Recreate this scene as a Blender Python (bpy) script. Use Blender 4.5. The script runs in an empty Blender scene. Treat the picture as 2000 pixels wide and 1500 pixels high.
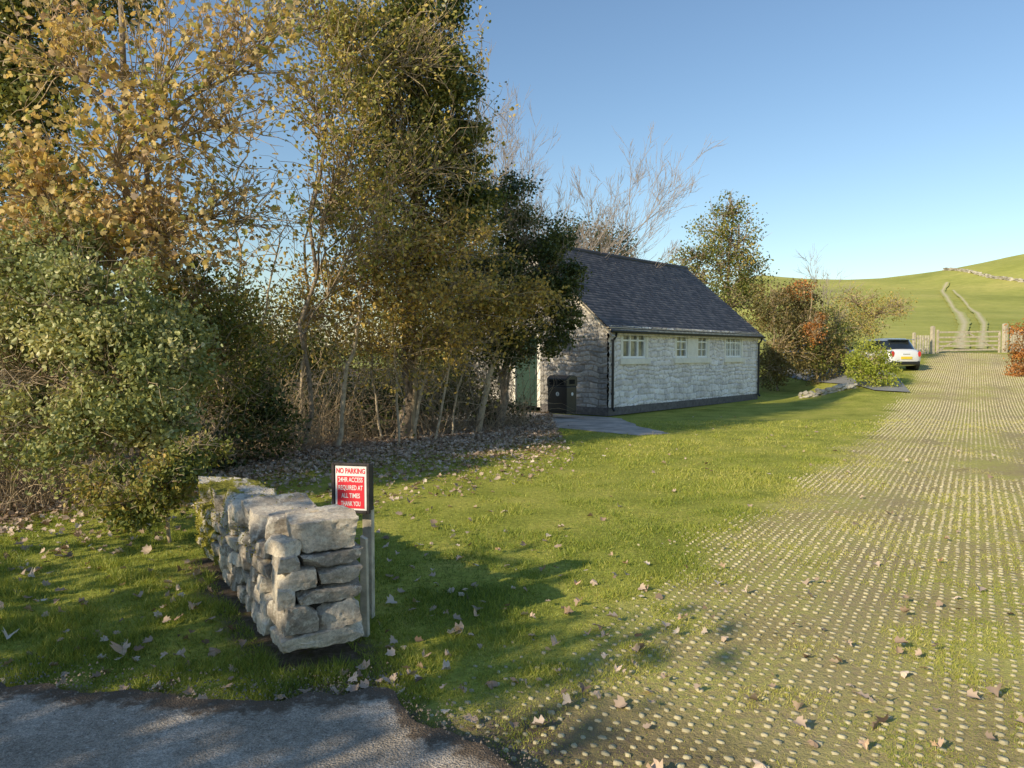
import bpy, bmesh, math, random
import numpy as np
from mathutils import Vector, noise
rng=np.random.default_rng(7); random.seed(7)
S=bpy.context.scene; C=S.collection
PI=math.pi; F=1455.0; CH=1.6; PT=math.atan(60/F)
cP,sP=math.cos(PT),math.sin(PT)
def W(px,py,Y):
    a=(px-1000)/F; b=-(py-750)/F
    ry=cP+b*sP; rz=-sP+b*cP; k=Y/ry
    return np.array([a*k,Y,CH+rz*k])
def G(px,py,h=0):
    a=(px-1000)/F; b=-(py-750)/F
    ry=cP+b*sP; rz=-sP+b*cP; k=(CH-h)/-rz
    return np.array([a*k,ry*k,h])
def ss(a,b,x):
    t=np.clip((np.asarray(x,float)-a)/(b-a),0,1); return t*t*(3-2*t)
TAB=np.random.default_rng(3).random((256,256))
def vn(x,y,s=0):
    x=np.asarray(x,float)+s*17.3; y=np.asarray(y,float)+s*31.7
    xi=np.floor(x).astype(int); yi=np.floor(y).astype(int); fx=x-xi; fy=y-yi
    fx=fx*fx*(3-2*fx); fy=fy*fy*(3-2*fy)
    g=lambda i,j:TAB[i%256,j%256]
    return (g(xi,yi)*(1-fx)+g(xi+1,yi)*fx)*(1-fy)+(g(xi,yi+1)*(1-fx)+g(xi+1,yi+1)*fx)*fy
def fbm(x,y,s=0,o=4):
    r=0;a=.5
    for i in range(o): r=r+a*vn(x*2**i,y*2**i,s+i); a*=.5
    return r
def H(x,y):
    x=np.asarray(x,float); y=np.asarray(y,float)
    u=x/np.maximum(y,1.)
    y0=29-7*ss(.36,.48,u); sl=.02+.08*ss(.2,.34,u)
    d=y-y0; h=sl*(np.sqrt(d*d+4)+d)/2
    d2=y-250; h=h-.13*(np.sqrt(d2*d2+900)+d2)/2
    h=h+8*np.exp(-((x-60)**2)/(2*30**2)-((y-250)**2)/(2*60**2))
    h=h+11.5*np.exp(-((x-118)**2)/(2*20**2)-((y-140)**2)/(2*30**2))
    h=h+ss(45,90,y)*(fbm(x/25,y/25,5,3)-.45)*1.6
    return h
def Hf(x,y): return float(H(x,y))
# ---------- mesh helpers
def link(name,me,mat,parent=None):
    o=bpy.data.objects.new(name,me); C.objects.link(o)
    if mat is not None: me.materials.append(mat)
    if parent is not None: o.parent=parent
    return o
def np_mesh(name,V,loops,starts,mat,parent=None,tint=None,smooth=False,attrs=None):
    me=bpy.data.meshes.new(name)
    V=np.asarray(V,np.float32)
    me.vertices.add(len(V)); me.vertices.foreach_set('co',V.ravel())
    me.loops.add(len(loops)); me.loops.foreach_set('vertex_index',np.asarray(loops,np.int32))
    me.polygons.add(len(starts)); me.polygons.foreach_set('loop_start',np.asarray(starts,np.int32))
    me.update(calc_edges=True)
    if smooth: me.polygons.foreach_set('use_smooth',np.ones(len(starts),bool))
    if tint is not None:
        me.attributes.new('tint','FLOAT','POINT').data.foreach_set('value',np.asarray(tint,np.float32))
    for k,v in (attrs or {}).items():
        me.attributes.new(k,'FLOAT','POINT').data.foreach_set('value',np.asarray(v,np.float32).ravel())
    return link(name,me,mat,parent)
def grid_mesh(name,P,mat,parent=None,mask=None,smooth=True,attrs=None,flip=False):
    n,m=P.shape[:2]; idx=np.arange(n*m).reshape(n,m)
    q=np.stack([idx[:-1,:-1],idx[1:,:-1],idx[1:,1:],idx[:-1,1:]],-1)
    if flip: q=q[...,::-1]
    q=q[mask] if mask is not None else q.reshape(-1,4)
    return np_mesh(name,P.reshape(-1,3),q.ravel(),np.arange(len(q))*4,mat,parent,None,smooth,attrs)
class MB:
    def __init__(s): s.v=[];s.f=[]
    def box(s,x0,x1,y0,y1,z0,z1):
        b=len(s.v)
        s.v+=[(x0,y0,z0),(x1,y0,z0),(x1,y1,z0),(x0,y1,z0),(x0,y0,z1),(x1,y0,z1),(x1,y1,z1),(x0,y1,z1)]
        s.f+=[tuple(b+i for i in f) for f in ((0,3,2,1),(4,5,6,7),(0,1,5,4),(1,2,6,5),(2,3,7,6),(3,0,4,7))]; return s
    def bar(s,a,b,w,t):
        a=Vector(a);b=Vector(b);d=(b-a).normalized()
        n=Vector((0,1,0)); 
        if abs(d.dot(n))>.9:n=Vector((1,0,0))
        u=d.cross(n).normalized()*w/2; n=u.cross(d).normalized()*t/2; k=len(s.v)
        for p in (a,b):
            for q in (-u-n,u-n,u+n,-u+n): s.v.append(tuple(p+q))
        s.f+=[tuple(k+i for i in f) for f in ((0,3,2,1),(4,5,6,7),(0,1,5,4),(1,2,6,5),(2,3,7,6),(3,0,4,7))]; return s
    def prism(s,pts,axis,a,b):
        def mk(p,t): return {'y':(p[0],t,p[1]),'x':(t,p[0],p[1]),'z':(p[0],p[1],t)}[axis]
        k=len(s.v);n=len(pts)
        s.v+=[mk(p,a) for p in pts]+[mk(p,b) for p in pts]
        s.f.append(tuple(range(k,k+n))); s.f.append(tuple(range(k+2*n-1,k+n-1,-1)))
        for i in range(n): s.f.append((k+i,k+n+i,k+n+(i+1)%n,k+(i+1)%n))
        return s
    def tube(s,pts,r,n=10,cap=True):
        pts=[Vector(p) for p in pts]; k=len(s.v); R=r if isinstance(r,(list,tuple)) else [r]*len(pts)
        for i,p in enumerate(pts):
            d=(pts[min(i+1,len(pts)-1)]-pts[max(i-1,0)]).normalized()
            a=Vector((0,0,1)) if abs(d.z)<.9 else Vector((1,0,0))
            u=d.cross(a).normalized(); w=d.cross(u)
            for j in range(n):
                t=2*PI*j/n; s.v.append(tuple(p+(u*math.cos(t)+w*math.sin(t))*R[i]))
        for i in range(len(pts)-1):
            for j in range(n):
                s.f.append((k+i*n+j,k+i*n+(j+1)%n,k+(i+1)*n+(j+1)%n,k+(i+1)*n+j))
        if cap:
            s.f.append(tuple(k+j for j in reversed(range(n)))); s.f.append(tuple(k+(len(pts)-1)*n+j for j in range(n)))
        return s
    def build(s,name,mat,parent=None,bevel=0,smooth=False):
        me=bpy.data.meshes.new(name); me.from_pydata(s.v,[],s.f); 
        bm=bmesh.new(); bm.from_mesh(me); bmesh.ops.recalc_face_normals(bm,faces=bm.faces); bm.to_mesh(me); bm.free()
        if smooth:
            for p in me.polygons:p.use_smooth=True
        o=link(name,me,mat,parent)
        if bevel:
            m=o.modifiers.new('Bevel','BEVEL'); m.width=bevel; m.segments=2; m.limit_method='ANGLE'
        return o
def tag(o,label=None,cat=None,group=None,kind=None):
    if label:o['label']=label
    if cat:o['category']=cat
    if group:o['group']=group
    if kind:o['kind']=kind
    return o
def thing(name,label,cat,loc,rz=0,group=None):
    o=bpy.data.objects.new(name,None); C.objects.link(o); o.location=[float(q) for q in loc]; o.rotation_euler=(0,0,rz)
    o.empty_display_size=.1
    return tag(o,label,cat,group)
# ---------- materials
def nm(name):
    m=bpy.data.materials.new(name); m.use_nodes=True; nt=m.node_tree; b=nt.nodes['Principled BSDF']
    return m,nt,b
def N(nt,t,**k):
    n=nt.nodes.new(t)
    for a,v in k.items():
        if a.startswith('_'): setattr(n,a[1:],v)
        else: n.inputs[a].default_value=v
    return n
def ramp(nt,fac,stops):
    r=nt.nodes.new('ShaderNodeValToRGB'); e=r.color_ramp.elements
    while len(e)<len(stops): e.new(.5)
    for el,(p,c) in zip(e,stops): el.position=p; el.color=(*c,1) if len(c)==3 else c
    if fac is not None: nt.links.new(fac,r.inputs[0])
    return r
def mixc(nt,f,a,b,mode='MIX'):
    m=nt.nodes.new('ShaderNodeMix'); m.data_type='RGBA'; m.blend_type=mode
    for s,i in ((f,0),(a,6),(b,7)):
        if isinstance(s,bpy.types.NodeSocket): nt.links.new(s,m.inputs[i])
        else: m.inputs[i].default_value=s if not isinstance(s,tuple) else (*s,1)
    return m.outputs[2]
def math_(nt,op,a,b=0.,c=None,clamp=False):
    m=nt.nodes.new('ShaderNodeMath'); m.operation=op; m.use_clamp=clamp
    for i,s in enumerate((a,b,c)):
        if s is None: continue
        if isinstance(s,bpy.types.NodeSocket): nt.links.new(s,m.inputs[i])
        else: m.inputs[i].default_value=s
    return m.outputs[0]
def nz(nt,scale,detail=4,vec=None,rough=.55):
    n=N(nt,'ShaderNodeTexNoise',Scale=scale,Detail=detail,Roughness=rough)
    if vec: nt.links.new(vec,n.inputs['Vector'])
    return n.outputs[0]
def obco(nt): return nt.nodes.new('ShaderNodeTexCoord').outputs['Object']
def attr(nt,n): return N(nt,'ShaderNodeAttribute',_attribute_name=n).outputs['Fac']
def bump(nt,b,h,st,dist=.02):
    n=N(nt,'ShaderNodeBump',Strength=st,Distance=dist); nt.links.new(h,n.inputs['Height']); nt.links.new(n.outputs[0],b.inputs['Normal'])
def plain(name,c,rough=.6,metal=0,var=.25,sc=8,bs=0,bsc=30,spec=.5,coat=0):
    m,nt,b=nm(name); v=obco(nt)
    n=nz(nt,sc,5,v); c2=tuple(max(0,q*(1-var)) for q in c); c3=tuple(min(1,q*(1+var)) for q in c)
    r=ramp(nt,n,[(.3,c2),(.7,c3)]); nt.links.new(r.outputs[0],b.inputs['Base Color'])
    b.inputs['Roughness'].default_value=rough; b.inputs['Metallic'].default_value=metal
    b.inputs['Specular IOR Level'].default_value=spec; b.inputs['Coat Weight'].default_value=coat
    if bs: bump(nt,b,nz(nt,bsc,4,v),bs)
    return m
def leafmat(name,stops,rough=.5,trans=.3,spec=.4):
    m,nt,b=nm(name); a=attr(nt,'tint')
    r=ramp(nt,a,stops); nt.links.new(r.outputs[0],b.inputs['Base Color'])
    b.inputs['Roughness'].default_value=rough; b.inputs['Specular IOR Level'].default_value=spec
    t=nt.nodes.new('ShaderNodeBsdfTranslucent'); nt.links.new(mixc(nt,1.,r.outputs[0],(1.3,1.15,.7),'MULTIPLY'),t.inputs[0])
    mx=nt.nodes.new('ShaderNodeMixShader'); mx.inputs[0].default_value=trans
    nt.links.new(b.outputs[0],mx.inputs[1]); nt.links.new(t.outputs[0],mx.inputs[2])
    nt.links.new(mx.outputs[0],nt.nodes['Material Output'].inputs[0]); return m
M={}
M['ivy']=leafmat('ivy leaf',[(0,(.035,.055,.016)),(.35,(.10,.135,.035)),(.7,(.24,.25,.065)),(.9,(.46,.40,.11)),(1,(.66,.48,.17))],.35)
M['holly']=leafmat('holly leaf',[(0,(.03,.045,.017)),(.45,(.085,.115,.035)),(.85,(.20,.21,.07)),(1,(.46,.36,.11))],.33)
M['olive']=leafmat('olive leaf',[(0,(.15,.17,.04)),(.4,(.34,.33,.08)),(.75,(.62,.48,.13)),(1,(.80,.54,.20))])
M['maple']=leafmat('autumn leaf',[(0,(.16,.22,.05)),(.22,(.36,.38,.11)),(.42,(.62,.47,.20)),(.66,(.78,.60,.24)),(.84,(.52,.35,.21)),(1,(.74,.58,.42))],.6,.4)
M['priv']=leafmat('pale shrub leaf',[(0,(.11,.14,.045)),(.4,(.29,.33,.12)),(.75,(.52,.52,.22)),(1,(.78,.70,.38))],.4)
M['haw']=leafmat('green shrub leaf',[(0,(.06,.09,.022)),(.5,(.19,.22,.05)),(.8,(.38,.34,.08)),(1,(.58,.40,.11))])
M['brown']=leafmat('brown leaf',[(0,(.12,.13,.03)),(.35,(.36,.30,.08)),(.7,(.64,.44,.12)),(1,(.84,.66,.18))],.6)
M['dark']=leafmat('bramble leaf',[(0,(.025,.04,.012)),(.6,(.09,.12,.033)),(1,(.26,.26,.08))])
M['lime']=leafmat('lime leaf',[(0,(.18,.25,.03)),(.5,(.38,.44,.06)),(1,(.60,.58,.12))])
M['orange']=leafmat('orange berry leaf',[(0,(.16,.10,.03)),(.4,(.36,.19,.06)),(.75,(.62,.25,.07)),(1,(.75,.36,.08))])
M['russet']=leafmat('russet leaf',[(0,(.07,.07,.022)),(.5,(.19,.16,.055)),(.85,(.33,.25,.09)),(1,(.50,.31,.11))])
M['moss']=leafmat('moss',[(0,(.08,.085,.012)),(.5,(.30,.27,.035)),(1,(.58,.52,.07))],.8,.15)
M['grass']=leafmat('grass blade',[(0,(.12,.18,.03)),(.35,(.29,.36,.06)),(.7,(.54,.53,.11)),(1,(.74,.66,.28))],.5,.35)
M['litter']=leafmat('fallen leaf litter',[(0,(.14,.09,.05)),(.35,(.38,.27,.19)),(.7,(.62,.48,.37)),(1,(.78,.66,.54))],.7,.15)
M['bark']=plain('bark',(.28,.22,.16),.9,0,.45,14,.5,40)
M['palebark']=plain('pale bark',(.52,.42,.29),.85,0,.35,14,.4,40)
M['greytwig']=plain('grey twig',(.36,.30,.25),.85,0,.25,5)
M['twig']=plain('brown twig',(.42,.32,.20),.85,0,.4,5)
M['black']=plain('black plastic',(.018,.019,.021),.35,0,.2,6)
M['gutter']=plain('black gutter',(.018,.018,.019),.4,0,.2,6)
M['cream']=plain('cream stone dressing',(.88,.83,.72),.8,0,.08,6,.3,50)
M['white']=plain('white window paint',(.92,.91,.86),.45,0,.03,10)
M['board']=plain('weathered cream board',(.55,.48,.36),.7,0,.4,7,.2,20)
M['green']=plain('green door paint',(.010,.040,.026),.6,0,.15,6)
M['concrete']=plain('concrete slab',(.50,.43,.36),.9,0,.35,2.5,.4,60)
M['bay']=plain('grey bay surface',(.25,.25,.24),.9,0,.2,2,.4,60)
M['oldwood']=plain('weathered timber',(.55,.49,.38),.85,0,.4,9,.5,30)
M['gatewood']=plain('silvered gate timber',(.50,.43,.32),.8,0,.25,7,.3,30)
M['signblack']=plain('sign frame black',(.040,.032,.030),.7,0,.5,20,.3,60)
M['signwhite']=plain('sign white',(.88,.84,.80),.5,0,.04,20)
M['signred']=plain('sign red',(.80,.03,.05),.45,0,.05,20)
M['steel']=plain('steel',(.5,.5,.5),.3,.9,.1,6)
def stonemat(name,c1,c2,c3,lichen=.5,moss=0):
    m,nt,b=nm(name); v=obco(nt); g=nt.nodes.new('ShaderNodeNewGeometry')
    base=ramp(nt,nz(nt,4,8,v,.65),[(.34,c1),(.5,c2),(.64,c3)]).outputs[0]
    base=mixc(nt,1.,base,ramp(nt,attr(nt,'tint'),[(0,(.62,.60,.58)),(.5,(.95,.93,.90)),(1,(1.25,1.2,1.1))]).outputs[0],'MULTIPLY')
    sp=ramp(nt,nz(nt,55,6,v,.8),[(.35,(.6,.6,.6)),(.6,(1.12,1.12,1.12))]).outputs[0]
    base=mixc(nt,1.,base,sp,'MULTIPLY')
    li=ramp(nt,nz(nt,12,7,v,.78),[(.53,(0,0,0)),(.58,(lichen,)*3)]).outputs[0]
    base=mixc(nt,li,base,(.88,.82,.68))
    lo=ramp(nt,nz(nt,7.3,7,v,.75),[(.60,(0,0,0)),(.66,(lichen*.75,)*3)]).outputs[0]
    base=mixc(nt,lo,base,(.66,.44,.18))
    dk=ramp(nt,nz(nt,9.1,6,v,.7),[(.28,(.6,.6,.6)),(.36,(0,0,0))]).outputs[0]
    base=mixc(nt,dk,base,(.20,.18,.155))
    if moss:
        sx=nt.nodes.new('ShaderNodeSeparateXYZ'); nt.links.new(g.outputs['Position'],sx.inputs[0])
        sn=nt.nodes.new('ShaderNodeSeparateXYZ'); nt.links.new(g.outputs['Normal'],sn.inputs[0])
        f=math_(nt,'MULTIPLY',math_(nt,'SUBTRACT',sx.outputs[1],4.5),.7,None,True)
        f=math_(nt,'ADD',math_(nt,'MULTIPLY',f,.42),math_(nt,'MULTIPLY',sn.outputs[2],.08))
        f=math_(nt,'ADD',f,math_(nt,'MULTIPLY',nz(nt,4.5,6,v,.65),2.0)); 
        f=ramp(nt,math_(nt,'SUBTRACT',f,1.0),[(.34,(0,0,0)),(.46,(1,1,1))]).outputs[0]
        mc=ramp(nt,nz(nt,30,4,v),[(.3,(.08,.08,.014)),(.7,(.40,.36,.06))]).outputs[0]
        base=mixc(nt,f,base,mc)
    nt.links.new(base,b.inputs['Base Color']); b.inputs['Roughness'].default_value=.9; b.inputs['Specular IOR Level'].default_value=.2
    h=math_(nt,'ADD',nz(nt,24,9,v,.8),math_(nt,'MULTIPLY',nz(nt,90,4,v,.7),.3))
    bump(nt,b,h,.9,.018); return m
M['stone']=stonemat('lichened limestone',(.38,.335,.275),(.66,.585,.485),(.84,.755,.62),.6,1)
M['stonepale']=stonemat('pale limestone',(.54,.47,.38),(.78,.70,.58),(.90,.82,.69),.5,0)
M['core']=plain('dark wall core',(.03,.026,.02),.95,0,.3,8)
def rubblemat(name,stops,mortar,lo=.92):
    m,nt,b=nm(name); v=obco(nt)
    c=ramp(nt,math_(nt,'ADD',math_(nt,'MULTIPLY',attr(nt,'tint'),.7),math_(nt,'MULTIPLY',math_(nt,'SUBTRACT',nz(nt,14,6,v,.78),.35),1.1)),stops).outputs[0]
    c=mixc(nt,attr(nt,'mortar'),c,mortar)
    st=ramp(nt,nz(nt,1.3,6,v,.65),[(.35,(lo,lo*.98,lo*.95)),(.65,(1.08,1.08,1.08))]).outputs[0]
    c=mixc(nt,1.,c,st,'MULTIPLY')
    nt.links.new(c,b.inputs['Base Color']); b.inputs['Roughness'].default_value=.9; b.inputs['Specular IOR Level'].default_value=.2
    bump(nt,b,nz(nt,30,6,v,.7),.7,.02); return m
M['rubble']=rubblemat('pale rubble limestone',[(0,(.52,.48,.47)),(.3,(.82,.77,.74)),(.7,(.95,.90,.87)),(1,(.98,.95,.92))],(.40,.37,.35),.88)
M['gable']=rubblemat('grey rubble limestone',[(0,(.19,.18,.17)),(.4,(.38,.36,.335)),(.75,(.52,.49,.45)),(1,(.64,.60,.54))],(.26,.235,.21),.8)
M['plinth']=plain('blue brick plinth',(.14,.125,.12),.8,0,.35,12,.3,30)
def tilemat():
    m,nt,b=nm('blue black roof tile'); v=obco(nt)
    f=math_(nt,'ADD',math_(nt,'MULTIPLY',attr(nt,'tint'),.6),math_(nt,'MULTIPLY',nz(nt,1.5,6,v,.65),.5))
    c=ramp(nt,f,[(.1,(.026,.026,.034)),(.5,(.068,.065,.077)),(.85,(.13,.12,.125)),(1,(.22,.18,.13))]).outputs[0]
    nt.links.new(c,b.inputs['Base Color']); b.inputs['Roughness'].default_value=.6; bump(nt,b,nz(nt,40,3,v),.3,.01); return m
M['tile']=tilemat()
def groundmat():
    m,nt,b=nm('lawn and soil'); v=obco(nt)
    n1=nz(nt,1.1,6,v,.6); n2=nz(nt,18,5,v,.7); n3=nz(nt,75,3,v,.7); nf=nz(nt,.06,5,v,.6)
    g=ramp(nt,n1,[(.3,(.24,.27,.045)),(.5,(.40,.41,.08)),(.72,(.54,.49,.12))]).outputs[0]
    g=mixc(nt,1.,g,ramp(nt,n2,[(.25,(.5,.5,.5)),(.7,(1.25,1.25,1.2))]).outputs[0],'MULTIPLY')
    far=ramp(nt,nf,[(.3,(.32,.34,.08)),(.5,(.43,.43,.11)),(.7,(.54,.49,.15))]).outputs[0]
    far=mixc(nt,1.,far,ramp(nt,nz(nt,.7,6,v,.75),[(.3,(.78,.80,.76)),(.7,(1.12,1.10,1.08))]).outputs[0],'MULTIPLY')
    g=mixc(nt,attr(nt,'far'),g,far)
    d=ramp(nt,n2,[(.3,(.07,.05,.032)),(.55,(.18,.135,.09)),(.75,(.32,.25,.18))]).outputs[0]
    def msk(a,k): return ramp(nt,math_(nt,'ADD',a,math_(nt,'MULTIPLY',math_(nt,'SUBTRACT',math_(nt,'ADD',n2,n1),1.),k)),[(.3,(0,0,0)),(.7,(1,1,1))]).outputs[0]
    tr=ramp(nt,math_(nt,'ADD',math_(nt,'MULTIPLY',n2,.5),math_(nt,'MULTIPLY',n1,.5)),[(.38,(.34,.28,.13)),(.46,(.46,.37,.17)),(.53,(.46,.43,.13)),(.64,(.58,.53,.18))]).outputs[0]
    g=mixc(nt,msk(attr(nt,'track'),1.),g,tr)
    g=mixc(nt,math_(nt,'MULTIPLY',attr(nt,'wheel'),.55),g,(.40,.31,.19))
    g=mixc(nt,msk(attr(nt,'dirt'),1.1),g,d)
    nt.links.new(g,b.inputs['Base Color']); b.inputs['Roughness'].default_value=.95; b.inputs['Specular IOR Level'].default_value=.1
    bump(nt,b,math_(nt,'ADD',n2,math_(nt,'MULTIPLY',n3,.5)),.8,.03); return m
M['ground']=groundmat()
def asphaltmat():
    m,nt,b=nm('worn asphalt'); v=obco(nt)
    f=N(nt,'ShaderNodeTexVoronoi',Scale=90.); nt.links.new(v,f.inputs['Vector'])
    base=ramp(nt,nz(nt,1.5,7,v,.65),[(.35,(.44,.375,.30)),(.49,(.56,.48,.39)),(.52,(.68,.59,.49)),(.65,(.74,.645,.54))]).outputs[0]
    base=mixc(nt,1.,base,ramp(nt,nz(nt,120,4,v,.9),[(.38,(.45,.45,.45)),(.62,(1.4,1.4,1.4))]).outputs[0],'MULTIPLY')
    base=mixc(nt,1.,base,ramp(nt,nz(nt,22,5,v,.7),[(.35,(.78,.77,.75)),(.65,(1.12,1.12,1.12))]).outputs[0],'MULTIPLY')
    pale=ramp(nt,nz(nt,55,2,v,.5),[(.68,(0,0,0)),(.71,(.8,.8,.8))]).outputs[0]
    base=mixc(nt,pale,base,(.88,.80,.70))
    e=math_(nt,'ADD',attr(nt,'edge'),math_(nt,'MULTIPLY',math_(nt,'SUBTRACT',nz(nt,14,6,v,.7),.5),1.6))
    base=mixc(nt,ramp(nt,e,[(.35,(0,0,0)),(.65,(1,1,1))]).outputs[0],base,(.18,.135,.095))
    nt.links.new(base,b.inputs['Base Color']); b.inputs['Roughness'].default_value=.9; b.inputs['Specular IOR Level'].default_value=.2
    bump(nt,b,math_(nt,'ADD',f.outputs[0],nz(nt,140,4,v,.7)),1.,.012); return m
M['asphalt']=asphaltmat()
M['knob']=plain('paver concrete',(.50,.44,.27),.9,0,.35,9,.4,80)
M['pebble']=plain('grit',(.26,.21,.16),.9,0,.45,30)
def rutmat():
    m,nt,b=nm('stony rut'); v=obco(nt)
    f=math_(nt,'MULTIPLY',attr(nt,'mid'),math_(nt,'ADD',nz(nt,.8,6,v,.8),.40))
    c=ramp(nt,f,[(.34,(.42,.42,.11)),(.62,(.50,.44,.18)),(.9,(.60,.52,.30))]).outputs[0]
    nt.links.new(c,b.inputs['Base Color']); b.inputs['Roughness'].default_value=.95; return m
M['rut']=rutmat()
def leafobjmat():
    m,nt,b=nm('fallen sycamore leaf'); o=nt.nodes.new('ShaderNodeObjectInfo')
    c=ramp(nt,o.outputs['Random'],[(0,(.40,.26,.16)),(.35,(.62,.48,.35)),(.6,(.80,.66,.52)),(.85,(.62,.34,.15)),(1,(.82,.70,.55))]).outputs[0]
    c=mixc(nt,1.,c,ramp(nt,nz(nt,40,4,obco(nt)),[(.3,(.65,.65,.65)),(.7,(1.15,1.15,1.15))]).outputs[0],'MULTIPLY')
    nt.links.new(c,b.inputs['Base Color']); b.inputs['Roughness'].default_value=.7; return m
M['leafobj']=leafobjmat()

# ---------- masks
HX=[-30,-8,-5.2,-4.6,-3,0,1.0,1.6]; HY=[7.0,7.2,7.6,11,14,16.4,18.2,60]
hedgeline=lambda x:np.interp(x,HX,HY)
AX=[-30,-12,-2.42,-1.9,-1.5,-1.17,-.9,-.68,-.55,-.42,-.25,-.1,.15,.4,2,8,30]; AY=[4.3,3.9,3.53,3.47,3.40,3.36,3.44,3.52,3.45,3.22,3.10,2.93,2.6,2.3,1.7,1.3,1.0]
aline=lambda x:np.interp(x,AX,AY)+ (fbm(np.asarray(x)*6,np.asarray(x)*0+3,2,5)-.47)*.22
E=np.array([.527,.850]); NP=np.array([.850,-.527])
def ab(x,y): return (x+.2)*E[0]+(y-3)*E[1],(x+.2)*NP[0]+(y-3)*NP[1]
def trackmask(x,y):
    a,b=ab(x,y); w=np.interp(a,[0,20,30,44],[5.2,5.2,4.0,3.6])
    wob=(fbm(a*.7,b*0,9,3)-.45)*1.0
    return ss(-.85,.55,b+wob*.6)*(1-ss(w-.4,w+.4,b))*(1-ss(43,45,a))
def wheel(x,y):
    a,b=ab(x,y); c=np.interp(a,[0,15,44],[1.9,1.8,1.9])
    return (np.exp(-((b-c+.75)/.28)**2)+np.exp(-((b-c-.75)/.28)**2))*trackmask(x,y)*(.6+.8*(fbm(a*.6,b*2,4,3)))
WO=np.array([-1.03,4.0,0]); Wd=np.array([-.52,.85,0]); Wd=Wd/np.linalg.norm(Wd); Wt=np.array([.85,.52,0])/np.linalg.norm([.85,.52])
WL=2.75
def wallco(x,y): return (x-WO[0])*Wd[0]+(y-WO[1])*Wd[1],(x-WO[0])*Wt[0]+(y-WO[1])*Wt[1]
# ---------- terrain
def axis(segs):
    out=[]
    for a,b,n in segs: out+=list(np.linspace(a,b,n,endpoint=False))
    out.append(segs[-1][1]); return np.array(out)
xs=axis([(-900,-120,16),(-120,-20,24),(-20,-8,24),(-8,16,170),(16,30,56),(30,60,40),(60,140,60),(140,900,24)])
ys=axis([(-60,-6,10),(-6,2,20),(2,24,170),(24,44,70),(44,80,40),(80,180,50),(180,320,35),(320,1200,20)])
X,Y=np.meshgrid(xs,ys,indexing='ij'); Z=H(X,Y)
flat=ss(13,14.5,Y)*ss(-4,-3,X)*(1-ss(5,7,X-np.maximum(0,(Y-20))))
Z=Z+np.where((Y<44)&(Y>5),(fbm(X*.5,Y*.5,1,3)-.45)*.05*ss(5,9,Y),0)*(1-flat)
dirt=ss(-2.6,.2,Y-hedgeline(X))*(Y<60)*np.where(X<1.4,1,0)
dirt=np.maximum(dirt,(1-ss(.05,.42,Y-aline(X)))*(X<.6)*.95)
wsX,wtX=wallco(X,Y); dirt=np.maximum(dirt,(1-ss(.25,.5,np.abs(wtX)))*(wsX>-.4)*(wsX<WL)*.8)
dirt=np.maximum(dirt,(1-ss(.3,1.3,np.hypot(X-.35,Y-3.0)))*.62)
grid_mesh('ground',np.stack([X,Y,Z],-1),M['ground'],attrs={'dirt':dirt,'track':trackmask(X,Y),'far':ss(36,60,Y),'wheel':np.clip(wheel(X,Y),0,1)})['kind']='structure'
ax=np.concatenate([np.linspace(-30,-3,20,endpoint=False),np.linspace(-3,1.5,320),np.linspace(1.7,30,20)])
rows=np.array([0,.002,.006,.012,.02,.04,.1,.3,1.0])
PA=np.zeros((len(ax),len(rows),3)); al=aline(ax); ed=np.zeros((len(ax),len(rows)))
for j,r in enumerate(rows): PA[:,j,0]=ax; PA[:,j,1]=al*(1-r)+(-12)*r; PA[:,j,2]=.005 if j>0 else -.003; ed[:,j]=1-min(1,r*15.5/.28)
grid_mesh('road',PA,M['asphalt'],flip=True,attrs={'edge':ed})['kind']='structure'
pp0=[(-2.2,18.9),(0,18.1),(1.3,16.9),(2.65,15.5),(3.4,15.9),(3.0,17.3),(2.9,19.6),(2.45,20.1),(.2,21.9),(-.9,22.9)]
pp=[]
for i,(a,b) in enumerate(pp0):
    c,d=pp0[(i+1)%len(pp0)]; m_=8
    for k in range(m_):
        t=k/m_; pp.append((a+(c-a)*t+(random.uniform(-.05,.05) if 0<k else 0),b+(d-b)*t+(random.uniform(-.06,.06) if 0<k else 0)))
me=bpy.data.meshes.new('path'); me.from_pydata([(a,b,Hf(a,b)+.008) for a,b in pp],[],[tuple(range(len(pp)))]); link('path',me,M['concrete'])['kind']='structure'
# ---------- paving knobs
bb=np.arange(-1.3,5.3,.076); aa=np.arange(-2.5,46,.080)
A_,B_=np.meshgrid(aa,bb,indexing='ij'); A_=A_+.040*((np.arange(len(bb))%2)[None,:])
A_=A_.ravel(); B_=B_.ravel(); A_=A_+rng.normal(0,.005,len(A_)); B_=B_+rng.normal(0,.004,len(B_))
kx=-.2+A_*E[0]+B_*NP[0]; ky=3+A_*E[1]+B_*NP[1]
tm=trackmask(kx,ky); keep=(tm>.05+.75*fbm(kx*1.7,ky*1.7,4,4)+rng.normal(0,.10,len(kx)))&(ky>aline(kx)+.03)&(rng.random(len(kx))<.93)&(ky>1.2)
kx,ky,tm=kx[keep],ky[keep],tm[keep]; n=len(kx); kz=H(kx,ky)
ang=np.array([math.atan2(E[1],E[0])]*n)+rng.normal(0,.25,n); sz=rng.uniform(.012,.0200,n)*(.6+.4*tm); hh=rng.uniform(.003,.011,n)
tmpl=[]
for lev,(k,zz) in enumerate(((1.25,-.01),(.85,1.))):
    for t in range(6):
        th=2*PI*(t+.5)/6; tmpl.append((math.cos(th)*k*.95,math.sin(th)*k*1.2,zz))
tmpl=np.array(tmpl); ca,sa=np.cos(ang),np.sin(ang)
jit=rng.uniform(.7,1.25,(n,12))
vx=kx[:,None]+sz[:,None]*jit*(ca[:,None]*tmpl[None,:,0]-sa[:,None]*tmpl[None,:,1])
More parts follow.
